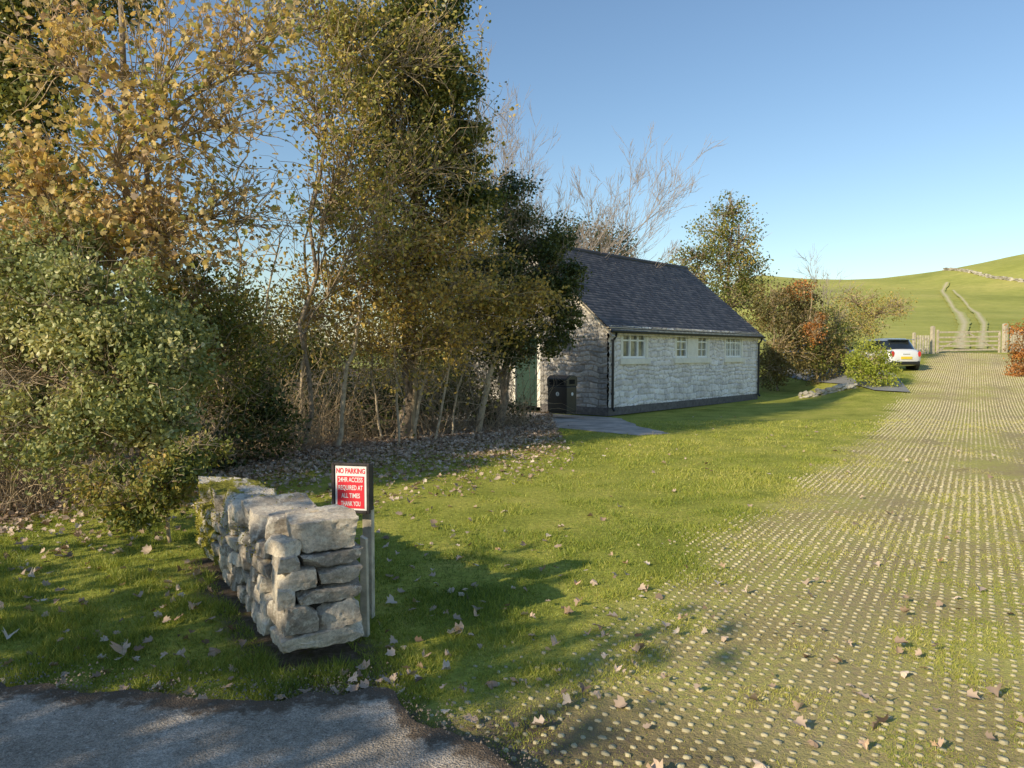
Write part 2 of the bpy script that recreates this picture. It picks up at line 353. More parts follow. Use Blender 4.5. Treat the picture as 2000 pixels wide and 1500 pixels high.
vy=ky[:,None]+sz[:,None]*jit*(sa[:,None]*tmpl[None,:,0]+ca[:,None]*tmpl[None,:,1])
vz=kz[:,None]+np.where(tmpl[None,:,2]<0,-.02,hh[:,None])
V=np.stack([vx,vy,vz],-1).reshape(-1,3)
fl=[(6,7,8,9,10,11)]+[(t,(t+1)%6,6+(t+1)%6,6+t) for t in range(6)]
L=np.concatenate([np.array(f) for f in fl]); st=np.cumsum([0]+[len(f) for f in fl])[:-1]
loops=(L[None,:]+12*np.arange(n)[:,None]).ravel(); starts=(st[None,:]+len(L)*np.arange(n)[:,None]).ravel()
np_mesh('paving',V,loops,starts,M['knob'])['kind']='structure'
# ---------- leaves
TM={'diamond':(np.array([(0,0,0),(.34,.45,.10),(0,1,0),(-.34,.45,.10)]),[(0,1,2,3)]),
 'oval':(np.array([(0,0,0),(.33,.3,.10),(.27,.72,.08),(0,1,-.05),(-.27,.72,.08),(-.33,.3,.10)]),[(0,1,2,3),(0,3,4,5)]),
 'maple':(np.array([(0,0,0),(.30,-.05,.08),(.60,.30,.16),(.36,.42,.05),(.45,.74,.12),(.18,.72,.03),(0,1.0,-.08),(-.18,.72,.03),(-.45,.74,.12),(-.36,.42,.05),(-.60,.30,.16),(-.30,-.05,.08)]),[(0,1,2,3,4,5,6),(0,6,7,8,9,10,11)])}
def unit(v): return v/np.maximum(np.linalg.norm(v,axis=-1,keepdims=True),1e-6)
def leaves(name,P,size,tint,mat,parent,tm='diamond',org=(0,0,0),droop=-.25,axis_=None,nrm=None):
    n=len(P); T,fs=TM[tm]; m=len(T)
    a=unit(rng.normal(size=(n,3))+np.array([0,0,droop])) if axis_ is None else axis_
    r=unit(np.cross(a,rng.normal(size=(n,3)) if nrm is None else nrm)); nn=np.cross(r,a)
    sz=np.asarray(size)*np.ones(n)*rng.uniform(.6,1.3,n)
    curl=rng.uniform(.3,2.6,n)
    V=P[:,None,:]-np.array(org)+sz[:,None,None]*(T[None,:,0:1]*r[:,None,:]+T[None,:,1:2]*a[:,None,:]+T[None,:,2:3]*curl[:,None,None]*nn[:,None,:])
    L=np.concatenate([np.array(f) for f in fs]); st=np.cumsum([0]+[len(f) for f in fs])[:-1]
    loops=(L[None,:]+m*np.arange(n)[:,None]).ravel(); starts=(st[None,:]+len(L)*np.arange(n)[:,None]).ravel()
    return np_mesh(name,V.reshape(-1,3),loops,starts,mat,parent,np.repeat(tint,m))
class Tubes:
    def __init__(s): s.V=[];s.L=[];s.n=0
    def add(s,pts,r,k=5):
        pts=np.asarray(pts,float); m=len(pts); d=np.gradient(pts,axis=0); d=unit(d)
        ref=np.array([.3,.9,.2]) if abs(d[0,1])<.8 else np.array([1.,0,0])
        u=unit(np.cross(d,ref)); w=np.cross(d,u); t=np.arange(k)*2*PI/k
        ring=pts[:,None,:]+np.asarray(r)[:,None,None]*(u[:,None,:]*np.cos(t)[None,:,None]+w[:,None,:]*np.sin(t)[None,:,None])
        s.V.append(ring.reshape(-1,3)); i=np.arange(m-1)[:,None]*k; j=np.arange(k)[None,:]; j2=(j+1)%k
        s.L.append((np.stack([i+j,i+j2,i+k+j2,i+k+j],-1).reshape(-1,4))+s.n); s.n+=m*k
    def build(s,name,mat,parent,org=(0,0,0)):
        V=np.concatenate(s.V)-np.array(org); q=np.concatenate(s.L)
        return np_mesh(name,V,q.ravel(),np.arange(len(q))*4,mat,parent,None,True)
def limb(T,p0,p1,r0,r1,wob=.06,n=7,k=5,sag=0):
    p0=np.asarray(p0,float);p1=np.asarray(p1,float); t=np.linspace(0,1,n)[:,None]; L=np.linalg.norm(p1-p0)
    off=np.cumsum(rng.normal(0,wob*L/math.sqrt(n),(n,3)),axis=0); off=off-off[0]-t*(off[-1]-off[0])
    pts=p0*(1-t)+p1*t+off; pts[:,2]+=sag*4*(t*(1-t))[:,0]*L
    T.add(pts,np.linspace(r0,r1,n),k); return pts
def leafy(name,label,cat,base,blobs,size,mat,tm='diamond',bark='bark',tr=.10,twigs=26,mode='blob',group=None,sub=26,srad=.26,trunktop=None,twr=.006,ext=1.12,barkt=None,dens=1.):
    bx,by=base; bz=Hf(bx,by); org=(bx,by,bz); root=thing(name,label,cat,org,0,group); T=Tubes(); T2=Tubes()
    cs=[W(b[0],b[1],b[2]) for b in blobs]; top=np.mean(cs,axis=0) if trunktop is None else W(*trunktop)
    top=top.copy(); top[2]=max(c[2] for c in cs)*.85+top[2]*.15 if trunktop is None else top[2]
    tp=limb(T,(bx,by,bz-.1),top,tr,tr*.3,.05,12,7)
    Ps=[];Ts=[]
    for b,c in zip(blobs,cs):
        r=np.array([b[3]*b[2]/F,b[3]*b[2]/F*.85,b[4]*b[2]/F])
        below=[q for q in tp if q[2]<c[2]-.1*r[2]] or [tp[0]]
        p0=below[-1] if len(below)<2 else below[max(0,len(below)-1-random.randint(0,2))]
        lp=limb(T,p0,c,tr*.4,tr*.16,.10,7,5,.06)
        tw=[]
        for i in range(twigs):
            s0=lp[random.randint(3,6)]; d=unit(rng.normal(size=3)+np.array([0,-.25,.4])); e=c+d*r*random.uniform(.75,ext)
            q=limb(T2,s0,e,twr*2,twr*.6,.09,6,3,.03); tw.append(q[2:])
            for j in range(3):
                s1=q[random.randint(2,5)]; e1=s1+unit(rng.normal(size=3)+d*.8+np.array([0,0,.2]))*np.mean(r)*random.uniform(.2,.5)
                q2=limb(T2,s1,e1,twr,twr*.4,.10,4,3); tw.append(q2)
        n=int(b[5]*dens)
        if mode=='twig':
            tw=np.concatenate(tw); ii=rng.integers(0,len(tw),n); P=tw[ii]+rng.normal(0,.09,(n,3)); tt=np.clip(rng.random(n)*.7+.3*vn(P[:,0]*2,P[:,2]*2,3),0,1)
        else:
            dirs=unit(rng.normal(size=(sub,3))); rad=.4+.68*rng.random((sub,1))**.6
            sc=c+dirs*rad*r; stt=rng.random(sub); sr=rng.uniform(.5,1.4,sub); wt=sr**2*rng.uniform(.3,1,sub); ii=rng.choice(sub,n,p=wt/wt.sum())
            P=sc[ii]+rng.normal(size=(n,3))*(srad*np.mean(r)*sr[ii])[:,None]*np.array([1,1,.8]); tt=np.clip(stt[ii]*.6+rng.random(n)*.45,0,1)
        ok=P[:,2]>H(P[:,0],P[:,1])+.02; Ps.append(P[ok]);Ts.append(tt[ok])
    T.build('trunk',M[bark],root,org)
    T2.build('twigs',M[barkt or ('twig' if bark=='bark' else bark)],root,org)
    leaves('crown',np.concatenate(Ps),size,np.concatenate(Ts),M[mat],root,tm,org)
    return root
HG='trees and shrubs of the overgrown belt on the left'
leafy('evergreen_shrub','big pale green small leaved shrub filling the left edge behind the mossy stone wall','shrub',(-4.6,8.5),
 [(60,580,8.8,130,110,8000),(210,620,8.4,130,110,8000),(40,720,8.4,150,120,8500),(240,740,8.2,130,110,8500),(110,840,8.1,150,75,4500),(345,690,8.8,70,100,3800),(320,840,8.3,65,60,1800),(-120,700,8.6,150,250,6000),(110,470,9,90,60,2200)],
 .055,'priv','oval','twig',.06,50,group=HG,sub=44,srad=.17,twr=.0045,ext=1.25,dens=.88)
leafy('maple_tree','tree with sparse golden brown leaves against the sky at far upper left','tree',(-5.2,9.9),
 [(110,110,9.8,160,140,800),(330,140,9.8,150,150,750),(230,320,9.5,150,110,800),(450,250,10,120,120,350),(70,380,9.3,130,100,900),(520,80,10.5,110,110,500),(480,430,10.5,110,90,250),(330,460,9.6,100,90,550),(180,480,9.2,120,70,800),(20,520,8.9,90,60,350)],
 .078,'maple','maple','bark',.09,50,'twig',HG,trunktop=(230,-60,9.9),twr=.006,ext=1.25)
leafy('ivy_clad_tree','dark ivy covered tree in the top left corner behind golden leaves','tree',(-7.3,11.5),
 [(40,50,11.5,110,120,9000),(40,200,11.5,80,100,6000),(180,-20,12,110,60,3500),(60,360,11.5,100,90,5000),(-110,200,11.5,120,240,6000),(240,420,11.8,90,70,2600)],
 .075,'ivy','diamond','bark',.16,26,group=HG)
leafy('hawthorn','green and rust hawthorn between the pale shrub and the sky gap','shrub',(-4.9,11.0),
 [(380,570,11,90,80,2900),(300,520,10.8,80,80,2400),(430,640,11.5,90,70,2600),(430,720,11.2,90,90,3000)],
 .062,'haw','diamond','twig',.06,44,group=HG,ext=1.3)
leafy('ivy_clad_tree','tall ivy covered tree whose dark top fills the picture left of the open sky','tree',(-2.3,15.0),
 [(830,50,14.5,75,80,9000),(760,90,14.3,80,80,4500),(735,200,14.3,80,70,3500),(860,170,14.5,68,75,8000),(790,290,14.3,100,80,5500),(893,290,14.8,52,65,5500),(710,390,14.5,80,70,2600),(830,400,14.5,100,75,5500),(920,410,15,60,60,4500),(820,-70,14.5,100,80,4000),(780,510,14.5,100,65,2800)],
 .084,'ivy','diamond','bark',.18,40,group=HG,trunktop=(810,-60,14.5),srad=.18,sub=40,ext=1.38,twr=.0075,dens=.80)
leafy('twiggy_tree','thin olive and yellow leaved tree in front of the tall ivy covered tree','tree',(-3.7,13.0),
 [(620,40,12.8,110,90,1700),(700,100,12.6,100,90,1700),(610,190,12.8,80,80,700),(690,280,12.6,90,90,1200),(640,400,12.8,70,70,400),(730,440,12.8,100,80,1200),(560,-60,12.8,130,70,1400),(850,330,13.6,110,110,900),(840,130,13.6,90,110,700),(800,500,13.6,110,70,1000)],
 .070,'olive','oval','bark',.045,50,'twig',HG,trunktop=(650,-100,12.8),ext=1.35,twr=.006)
leafy('holly_tree','dark glossy holly tree leaning over the near end of the slate grey roof','tree',(-.3,17.2),
 [(960,550,16.6,80,70,6000),(1030,470,16.9,70,65,6000),(1055,580,16.5,62,60,5500),(1095,545,16.4,38,60,3200),(930,640,16.2,80,55,4000),(985,400,17.2,60,55,3600),(1105,620,16.5,32,30,1300),(1025,665,16.6,75,40,4000),(870,600,18,80,70,4500),(900,520,18.3,90,70,4500)],  # last two clumps added to throw dappled shade on the gable
 .072,'holly','diamond','bark',.11,40,group=HG,srad=.18,sub=34,ext=1.32)
leafy('hawthorn','scraggy hawthorn with brown and yellow leaves over the thin bare stems','shrub',(-1.9,14.6),
 [(700,560,13.8,110,70,1500),(850,580,13.5,120,70,2000),(985,600,15.2,80,50,2200),(760,690,14,120,80,1100),(600,620,13.5,100,90,700),(900,490,14,100,70,1400),(1040,590,15.6,50,35,1300),(900,680,14.5,100,60,1000)],
 .072,'brown','oval','twig',.05,56,'twig',HG,trunktop=(800,500,14),ext=1.3,twr=.005)
for i,(b,bl,lab) in enumerate([((-4.6,12.2),[(450,780,11.8,90,60,3000),(520,850,11.8,80,40,1500),(420,880,11.0,90,45,2000)],'dark bramble thicket at the foot of the pale green shrub'),
   ((-3.4,15.4),[(600,790,15.4,90,55,3000),(700,800,15.4,90,45,2500)],'dark bramble thicket below the thin olive tree'),
   ((-1.0,18.0),[(820,770,17.6,90,55,3000),(920,760,18,80,60,3000),(960,800,17.8,60,25,1400)],'dark bramble thicket left of the green door')]):
    leafy('bramble_thicket',lab,'bramble',b,bl,.07,'dark','diamond','twig',.02,40,group=HG,ext=1.35)
for b,bl,lab,mt in [((-7.5,20),[(430,640,20,100,90,4500),(340,700,20,100,90,3500),(500,700,20.5,70,80,3000)],'sunlit green bush glimpsed behind the gap in the belt','haw'),
   ((-5,22),[(620,640,22,90,80,4000),(700,720,22,90,60,3000),(560,730,22,60,60,2500)],'green bush deep behind the thin pale stems','haw'),
   ((-2.5,23.5),[(820,640,23,100,80,4500),(900,700,24,80,70,3500),(950,620,25,50,60,2000)],'green bush behind the holly and left of the building','haw')]:
    leafy('bush',lab,'bush',b,bl,.10,mt,'diamond','twig',.05,14,group=HG)
# thin pale saplings
for lab,pts,Yd,r in [('pale slim upright sapling stem left of centre in the belt',[(583,838),(590,720),(603,600),(596,470),(620,330)],14.0,.04),
   ('forked pale sapling leaning right below the olive tree',[(660,845),(672,740),(700,640),(705,560),(745,440),(760,300)],13.4,.05),
   ('leaning pale stem in front of the dark brambles',[(800,838),(822,760),(850,660),(872,590),(905,470)],14.6,.05),
   ('shaggy leaning stem nearest the green door',[(932,838),(950,760),(972,680),(985,610),(1010,520)],16.0,.075),
   ('thin grey stem rising between the shrub and the thicket',[(500,850),(512,740),(505,640),(540,500),(560,420)],12.2,.03),
   ('slender bare stem in the shade just left of the shaggy stem',[(880,830),(892,760),(915,660),(925,560)],15.4,.025),
   ('slender pale stem crossing behind the forked sapling',[(745,835),(730,740),(722,640),(700,500)],14.6,.028),
   ('thin stem reaching up into the sky gap left of the olive tree',[(430,870),(440,700),(470,520),(455,360),(500,240)],11.6,.03),
   ('thin tall stem running up in front of the ivy',[(780,840),(770,700),(775,540),(760,380),(790,200)],13.8,.025),
   ('thin tall stem on the right flank of the ivy',[(850,835),(880,700),(890,520),(925,330),(940,150)],14.4,.025)]:
    p=[W(a,b,Yd) for a,b in pts]; p[0][2]=Hf(p[0][0],p[0][1])-.05
    org=tuple(p[0]); root=thing('sapling',lab,'sapling',org,0,HG); T=Tubes()
    P=[]
    for a,b in zip(p[:-1],p[1:]):
        for t in np.linspace(0,1,5)[:-1]: P.append(a*(1-t)+b*t+rng.normal(0,.02,3))
    P.append(p[-1]); T.add(P,np.linspace(r,r*.3,len(P)),7); tw=[]
    for k in range(44):
        s=P[random.randint(3,len(P)-1)]; q=limb(T,s,s+unit(rng.normal(size=3)+np.array([0,-.5,.4]))*random.uniform(.4,1.3),.009,.003,.08,6,3); tw.append(q[2:])
    T.build('trunk',M['palebark'],root,org); tw=np.concatenate(tw); n=260
    leaves('crown',tw[rng.integers(0,len(tw),n)]+rng.normal(0,.06,(n,3)),.07,rng.random(n),M['brown'],root,'oval',org)
# dead stem tangle
org=(-3.2,9.8,0); root=thing('bramble_thicket','tangle of bare arching brown bramble stems along the foot of the belt','bramble',org); T=Tubes()
for i in range(1800):
    t=random.random(); x=np.interp(t,[0,.3,.42,.7,1],[-7.2,-4.9,-4.4,-2.8,.5]); y=hedgeline(x)+random.uniform(-.1,2.6)
    a=random.uniform(0,2*PI); L=random.uniform(.4,1.9); z=Hf(x,y)
    limb(T,(x,y,z-.05),(x+math.cos(a)*L*.8,y+math.sin(a)*L*.6-.1,z+random.uniform(.05,1.3)*L),random.choice([.004,.006,.009]),.002,.13,8,3,random.uniform(0,.4))
T.build('stems',M['twig'],root,org)
# bare tree
def bare(name,label,base,levels,r,mat,spread,fan,twr=.01):
    bx,by=base; bz=Hf(bx,by); org=(bx,by,bz); root=thing(name,label,'tree',org,0); T=Tubes()
    def rec(p,d,L,r,lev):
        n=7; pts=[p];
        for i in range(n):
            d=unit(d+rng.normal(0,.09,3)+np.array([0,0,.05])); p=p+d*L/n; pts.append(p)
        T.add(pts,np.linspace(r,max(r*.35,twr*.4),n+1),6 if lev==0 else 3 if lev>1 else 5)
        if lev<len(levels):
            for k in range(levels[lev]):
                i=random.randint(2,n) if lev else random.randint(1,n); q=unit(np.cross(d,rng.normal(size=3)))
                rec(pts[i],unit(unit(pts[i]-pts[i-1])+q*random.uniform(*spread)),L*random.uniform(.45,.72)*(1-.25*i/n),max(r*.45*(1-.4*i/n),twr),lev+1)
    for d,L in fan: rec(np.array([bx,by,bz-.1]),unit(np.array(d,float)),L,r,0)
    T.build('trunk',M[mat],root,org)
bare('bare_tree','tall leafless grey tree fanning out against blue sky behind the holly',(1.0,27.5),[9,6,5,3],.075,'greytwig',(.3,.7),[((.0,0,1),7.6),((.14,.1,1),7.0),((.34,0,1),5.6),((-.12,.1,1),7.0),((.6,0,1),4.8),((.05,.2,1),6.4)],.0075)
bare('bare_tree','small leafless tree showing over the hedge right of the conical tree',(16.4,40),[6,5,4],.04,'greytwig',(.35,.8),[((.0,0,1),4.2),((.15,0,1),3.2)],.009)
leafy('bush','dark bush just showing above the slate grey roof ridge','bush',(3.2,33),[(1150,490,33,60,50,2500),(1200,480,33,35,35,1200),(1110,480,33,40,45,1500)],.12,'dark','diamond','twig',.08,14)
leafy('tree','yellow green tree with airy pointed top behind the far end of the roof','tree',(11.0,37),
 [(1425,410,37,28,32,450),(1405,450,37,50,40,1000),(1450,470,37,38,45,1000),(1400,520,37,62,50,2200),(1460,540,36.5,40,50,1600),(1350,505,37,38,22,600),(1335,540,37,40,30,900),(1430,600,36,60,50,2500)],
 .13,'haw','diamond','bark',.12,34,ext=1.2,trunktop=(1425,385,37),twr=.012)
for b,bl,mt,nm_,lab in [
  ((10.9,30.5),[(1510,600,30.8,38,45,2600),(1530,680,30.4,45,60,3200),(1500,720,30,30,45,1500)],'russet','bush','dark russet bush against the far corner of the building'),
  ((13.3,32),[(1560,590,32,34,32,1800),(1580,650,31.5,45,50,2500),(1590,710,31,45,40,2000),(1550,630,32,50,60,1800)],'russet','bush','brown bush in the middle of the hedge right of the building'),
  ((12.7,31.0),[(1565,565,31,26,18,500),(1590,650,30.3,18,22,450),(1600,625,30.4,12,14,200)],'orange','berry_bush','bright orange leaved bush poking through the hedge'),
  ((14.4,33),[(1630,640,33,45,45,2300),(1615,700,31,45,40,2000),(1650,690,31.5,26,40,1200)],'haw','bush','olive bush beside the white car'),
  ((17.0,35),[(1665,590,35,55,26,900),(1720,610,35,50,30,900),(1755,600,35,26,22,300),(1680,635,34.5,50,26,1100)],'olive','bush','wide arching thin leaved shrub above the white car')]:
    leafy(nm_,lab,'bush',b,bl,.095,mt,'diamond','twig',.05,30,'blob','hedge shrubs right of the building',srad=.24,twr=.009,ext=1.25)
leafy('bush','bright lime green bush in front of the white car','bush',(13.4,27.2),[(1700,700,27.2,34,28,2600),(1725,720,27.2,24,25,1500),(1680,725,27.2,26,22,1500),(1710,740,27,34,12,900)],.075,'lime','diamond','twig',.03,16,srad=.24)
leafy('bush','orange and green bush at the right edge by the field gate','bush',(20.6,30),[(1995,670,30,22,36,1500),(2010,715,30,34,36,2200),(1990,735,30,18,20,700)],.085,'orange','diamond','twig',.03,18)
for q,(px,Yd,w) in enumerate([(1895,200,9),(1602,245,10),(1643,245,9),(1660,246,6)]):
    x=(px-1000)/F*Yd; z=Hf(x,Yd); root=thing('bush','tiny dark bush on the far hill crest, '+['farthest right','leftmost of three','middle of three','last of three'][q],'bush',(x,Yd,z),0)
    n=500; r=w*Yd/F; P=np.array([x,Yd,z+r*.5])+unit(rng.normal(size=(n,3)))*r*rng.random((n,1))**.5*np.array([1,1,.7])
    T=Tubes(); limb(T,(x,Yd,z-.2),(x,Yd,z+r*.8),.15,.05); T.build('trunk',M['bark'],root,(x,Yd,z)); leaves('crown',P,.5,rng.random(n)*.7,M['haw'],root,'diamond',(x,Yd,z))
# unseen hedge added left of the viewpoint, shaped and thinned for the foreground shade
root=thing('unseen_shade_hedge','unseen stand-in hedge added left of the viewpoint, thinned to cast broken shade on the foreground verge','hedge',(-6.7,-1,0)); P=[]
for y in np.arange(-9,3.7,.35):
    h=4.4 if y<0.2 else 3.5 if y<1.8 else 2.0
    h*=1+.10*math.sin(y*2.3)+.10*random.uniform(-1,1)
    n=int(72*h); q=np.stack([rng.normal(-6.9,.45,n),rng.normal(y,.25,n),rng.random(n)**.8*h],-1); P.append(q)
P=np.concatenate(P); leaves('foliage',P,.17,rng.random(len(P)),M['haw'],root,'oval',(-6.7,-1,0))
T=Tubes()
for y in np.arange(-9,3.6,.7): limb(T,(-6.9,y,0),(-6.9,y,1.6),.05,.02)
T.build('stems',M['bark'],root,(-6.7,-1,0))

# ---------- grass blades
N0=560000; y=2.3*(19/2.3)**rng.random(N0); x=rng.uniform(-.85,.80,N0)*y
tk=trackmask(x,y); hd=y-hedgeline(x); ad=y-aline(x)
clump=fbm(x*3,y*3,6,3)
p=np.ones(len(x)); p*=1-.35*ss(.25,.8,tk)-.3*np.clip(wheel(x,y),0,1)
p*=1-ss(-2.6,.0,hd+ (clump-.45)*2.0)*.94
p*=ss(-.04,.28,ad+(clump-.45)*.4)
ws,wt=wallco(x,y); p*=np.where((np.abs(wt)<.22)&(ws>0)&(ws<WL),0,1)
def inpoly(x,y,poly):
    c=np.zeros(len(x),bool); n=len(poly)
    for i in range(n):
        x1,y1=poly[i];x2,y2=poly[(i+1)%n]
        k=((y1>y)!=(y2>y)); c^=k&(x<(x2-x1)*(y-y1)/((y2-y1) or 1e-9)+x1)
    return c
p*=np.where(inpoly(x,y,pp),0,1)
p*=.35+.9*ss(.25,.6,clump)
p*=1-.5*(1-ss(.4,1.3,np.hypot(x-.35,y-3.0)))
k=rng.random(len(x))<p; x,y,tk,clump,ad=x[k],y[k],tk[k],clump[k],ad[k]; n=len(x)
hgt=rng.uniform(.018,.045,n)*(1-.55*tk)*(.6+.9*ss(.4,.65,clump))*(1+.03*y); hgt*=np.where((x<-.9)&(y<6.5),1.5,1)
T0=np.stack([x,y,H(x,y)-.003],-1); axd=unit(np.stack([rng.normal(0,.6,n),rng.normal(0,.6,n),np.ones(n)],-1))
w=(.003+.0006*y)
r=unit(np.cross(axd,np.stack([rng.normal(size=n),rng.normal(size=n),np.zeros(n)],-1)))
V=np.stack([T0-r*w[:,None]/2,T0+r*w[:,None]/2,T0+axd*hgt[:,None]],1).reshape(-1,3)
tint=np.clip(.06+.60*fbm(x*.8,y*.8,8,3)+rng.normal(0,.17,n)+.26*tk+.22*ss(6,10,y),0,1)  # yellower past the near verge: sunlit lawn put into the blade tint
o=np_mesh('grass',V,np.arange(3*n),np.arange(n)*3,M['grass'],None,np.repeat(tint,3))
tag(o,'short green lawn grass covering the verges and growing between the paving knobs','grass',kind='stuff')
# ---------- grit along the road edge
n=2600; gx=rng.uniform(-3,.9,n); gy=aline(gx)+rng.normal(.03,.12,n); gs=rng.uniform(.0015,.005,n)*rng.choice([1,1,1,2],n)
T4=np.array([(1,0,0),(-.5,.87,0),(-.5,-.87,0),(0,0,1.1)])
V=np.stack([gx,gy,np.full(n,.004)],-1)[:,None,:]+gs[:,None,None]*(T4[None]*rng.uniform(.6,1.3,(n,4,1)))
L=np.array([0,1,3,1,2,3,2,0,3]); 
o=np_mesh('gravel',V.reshape(-1,3),(L[None,:]+4*np.arange(n)[:,None]).ravel(),np.arange(3*n)*3,M['pebble']); tag(o,'loose grit and crumbs of soil along the ragged edge of the road','gravel',kind='stuff')
# ---------- leaf litter
n=60000; x=rng.uniform(-8,2.2,n); y=hedgeline(x)+rng.uniform(-7,2.5,n); k=(y>3.7)&(rng.random(n)<np.exp(-np.maximum(0,hedgeline(x)-y-1.8)*.60)*np.where(x<-4,.45,1)); q=np.stack([x[k],y[k]],-1)
n=1700; yy=3.2*(20/3.2)**rng.random(n); x=rng.uniform(-.8,.7,n)*yy; k=(rng.random(n)<np.where(x<-.3,.8,.25)); q=np.concatenate([q,np.stack([x[k],yy[k]],-1)])
ws,wt=wallco(q[:,0],q[:,1]); q=q[~((np.abs(wt)<.3)&(ws>-.1)&(ws<WL))]; n=len(q)
P=np.stack([q[:,0],q[:,1],H(q[:,0],q[:,1])+rng.uniform(.012,.045,n)],-1)
a=unit(np.stack([rng.normal(size=n),rng.normal(size=n),rng.normal(0,.3,n)],-1)); nr=unit(np.stack([rng.normal(0,.5,n),rng.normal(0,.5,n),np.ones(n)],-1))
o=leaves('leaf_litter',P,rng.uniform(.035,.068,n),np.clip(rng.normal(.55,.25,n),0,1),M['litter'],None,'maple',(0,0,0),0,a,nr)
tag(o,'scatter of brown fallen leaves under the trees and over the lawn','fallen leaves',kind='stuff')
# individual fallen leaves
Lmesh=[]
for v in range(9):
    base=[(0,0),(.12,-.10),(.42,-.05),(.58,.18),(.42,.30),(.60,.52),(.46,.74),(.27,.66),(.17,.82),(0,1.0)]
    full=base+[(-a_,b_) for a_,b_ in base[-2:0:-1]]
    b1,b2,ph=random.uniform(.3,1.3),random.uniform(-.9,.9),random.uniform(0,6); asy=random.uniform(-.6,.6)
    zf=lambda a_,b_:(b1*abs(a_)**1.4*(1+asy*(1 if a_>0 else -1))*random.uniform(.6,1.5)+b2*(b_-.4)**2+.06*math.sin(6*a_+ph))
    sq=random.uniform(.65,.95)
    vs=[(0,.35,.02)]+[((a_+random.uniform(-.06,.06))*sq,b_+random.uniform(-.06,.06),zf(a_,b_)) for a_,b_ in full]
    m=len(full); fs=[(0,i+1,(i+1)%m+1) for i in range(m)]
    vs+=[(-.012,.0,0),(.012,0,0),(.02,-.5,.06)]; fs.append((len(vs)-3,len(vs)-2,len(vs)-1))
    vs=[(a_,b_-.35,c_) for a_,b_,c_ in vs]
    me=bpy.data.meshes.new('fallen_leaf'); me.from_pydata(vs,[],fs); me.materials.append(M['leafobj']); Lmesh.append(me)
spots=[(355,1478,.075),(240,1240,.085),(960,1297,.065),(920,1370,.065),(15,1215,.08),(110,1055,.07),(1110,1170,.06),(1130,1150,.06),(1490,1452,.06),(1280,1465,.065),(1108,1338,.045),(1005,1290,.05),(765,1340,.045),(735,1398,.04),(686,1305,.045),(1410,1085,.055),(1455,1130,.05),(1415,1215,.045),(1690,1415,.045),(1830,1420,.045),(1870,1140,.045),(350,1180,.07),(270,1140,.06),(410,1180,.06),(160,1150,.05),(60,1100,.06),(420,1240,.06),(350,1250,.06),(230,1335,.05),(300,1310,.045),(1090,1048,.07),(800,965,.08),(930,1080,.05),(1060,1090,.06),(930,1175,.045),(1200,1095,.05),(830,1250,.05),(800,1285,.045),(1590,1410,.045),(1000,1480,.04),(910,1493,.045),(820,1485,.03),(470,1415,.03),(130,1420,.03),(600,1385,.028),(1330,1180,.04),(1240,1240,.04),(985,980,.07),(1180,880,.08),(1300,1290,.04)]
for i in range(90): spots.append((random.uniform(0,1250)*(1 if i%5 else 1.5),random.uniform(1000,1330),random.uniform(.03,.055)))
c=0
for px,py,s in spots:
    g=G(px,py); ws,wt=wallco(g[0],g[1])
    if abs(wt)<.3 and -.1<ws<WL: continue
    o=bpy.data.objects.new('fallen_leaf',Lmesh[c%9]); c+=1; C.objects.link(o)
    o.location=(g[0],g[1],Hf(g[0],g[1])+(.022 if g[1]>aline(g[0]) else .010)+s*.15); o.scale=(s,)*3; o.rotation_euler=(random.uniform(-.5,.5)+(PI if c%3==0 else 0),random.uniform(-.5,.5),random.uniform(0,6.28))
    tag(o,'single curled brown sycamore leaf lying on the ground in the foreground','leaf','separate fallen leaves in the foreground')

# ---------- stone wall in the foreground
def cube_grid(n=7):
    bm=bmesh.new(); bmesh.ops.create_cube(bm,size=2); bmesh.ops.subdivide_edges(bm,edges=bm.edges[:],cuts=n,use_grid_fill=True)
    v=np.array([q.co[:] for q in bm.verts]); f=[tuple(q.index for q in p.verts) for p in bm.faces]; bm.free(); return v,f
CV,CF=cube_grid(14)
def stone(sv,sf,c,size,rz,tilt=(0,0),rough=.10,cut=1.08):
    v=CV.copy(); sp=unit(v)*1.25; v=v*.95+sp*.05
    for k in range(9):
        nn=unit(rng.normal(size=3)); d=random.uniform(cut,1.45); dd=v@nn-d; m=dd>0; v[m]-=nn*dd[m][:,None]
    sd=random.uniform(0,100); sc=np.array(size)/2
    tx,tz=random.uniform(-.12,.12),random.uniform(-.12,.12); v=v*np.stack([1+tz*v[:,2],1+tx*v[:,2],1+tx*v[:,0]],-1)
    vv=v*sc; mean=float(np.mean(sc))
    for i in range(len(v)):
        q=Vector(vv[i]/.09)+Vector((sd,sd,0)); nvec=noise.noise_vector(q*.8)*.28+noise.noise_vector(q*2.4)*.26+noise.noise_vector(q*6.)*.24
        vv[i]+=np.array(nvec)*rough*mean
    vv[:,2]+=vv[:,0]*tilt[0]+vv[:,1]*tilt[1]
    a,b=math.cos(rz),math.sin(rz); vv=np.stack([vv[:,0]*a-vv[:,1]*b,vv[:,0]*b+vv[:,1]*a,vv[:,2]],-1)
    p=vv+np.array(c); wv=WO+p[:,0:1]*Wd+p[:,1:2]*Wt+np.array([0,0,1])*p[:,2:3]
    k=len(sv); sv.extend([tuple(q) for q in wv]); sf.extend([tuple(k+j for j in f) for f in CF]); return wv
worg=tuple(WO)
wall=thing('stone_wall','low mossy dry stone wall with a rough stepped end beside the road','wall',worg)
allst=[]
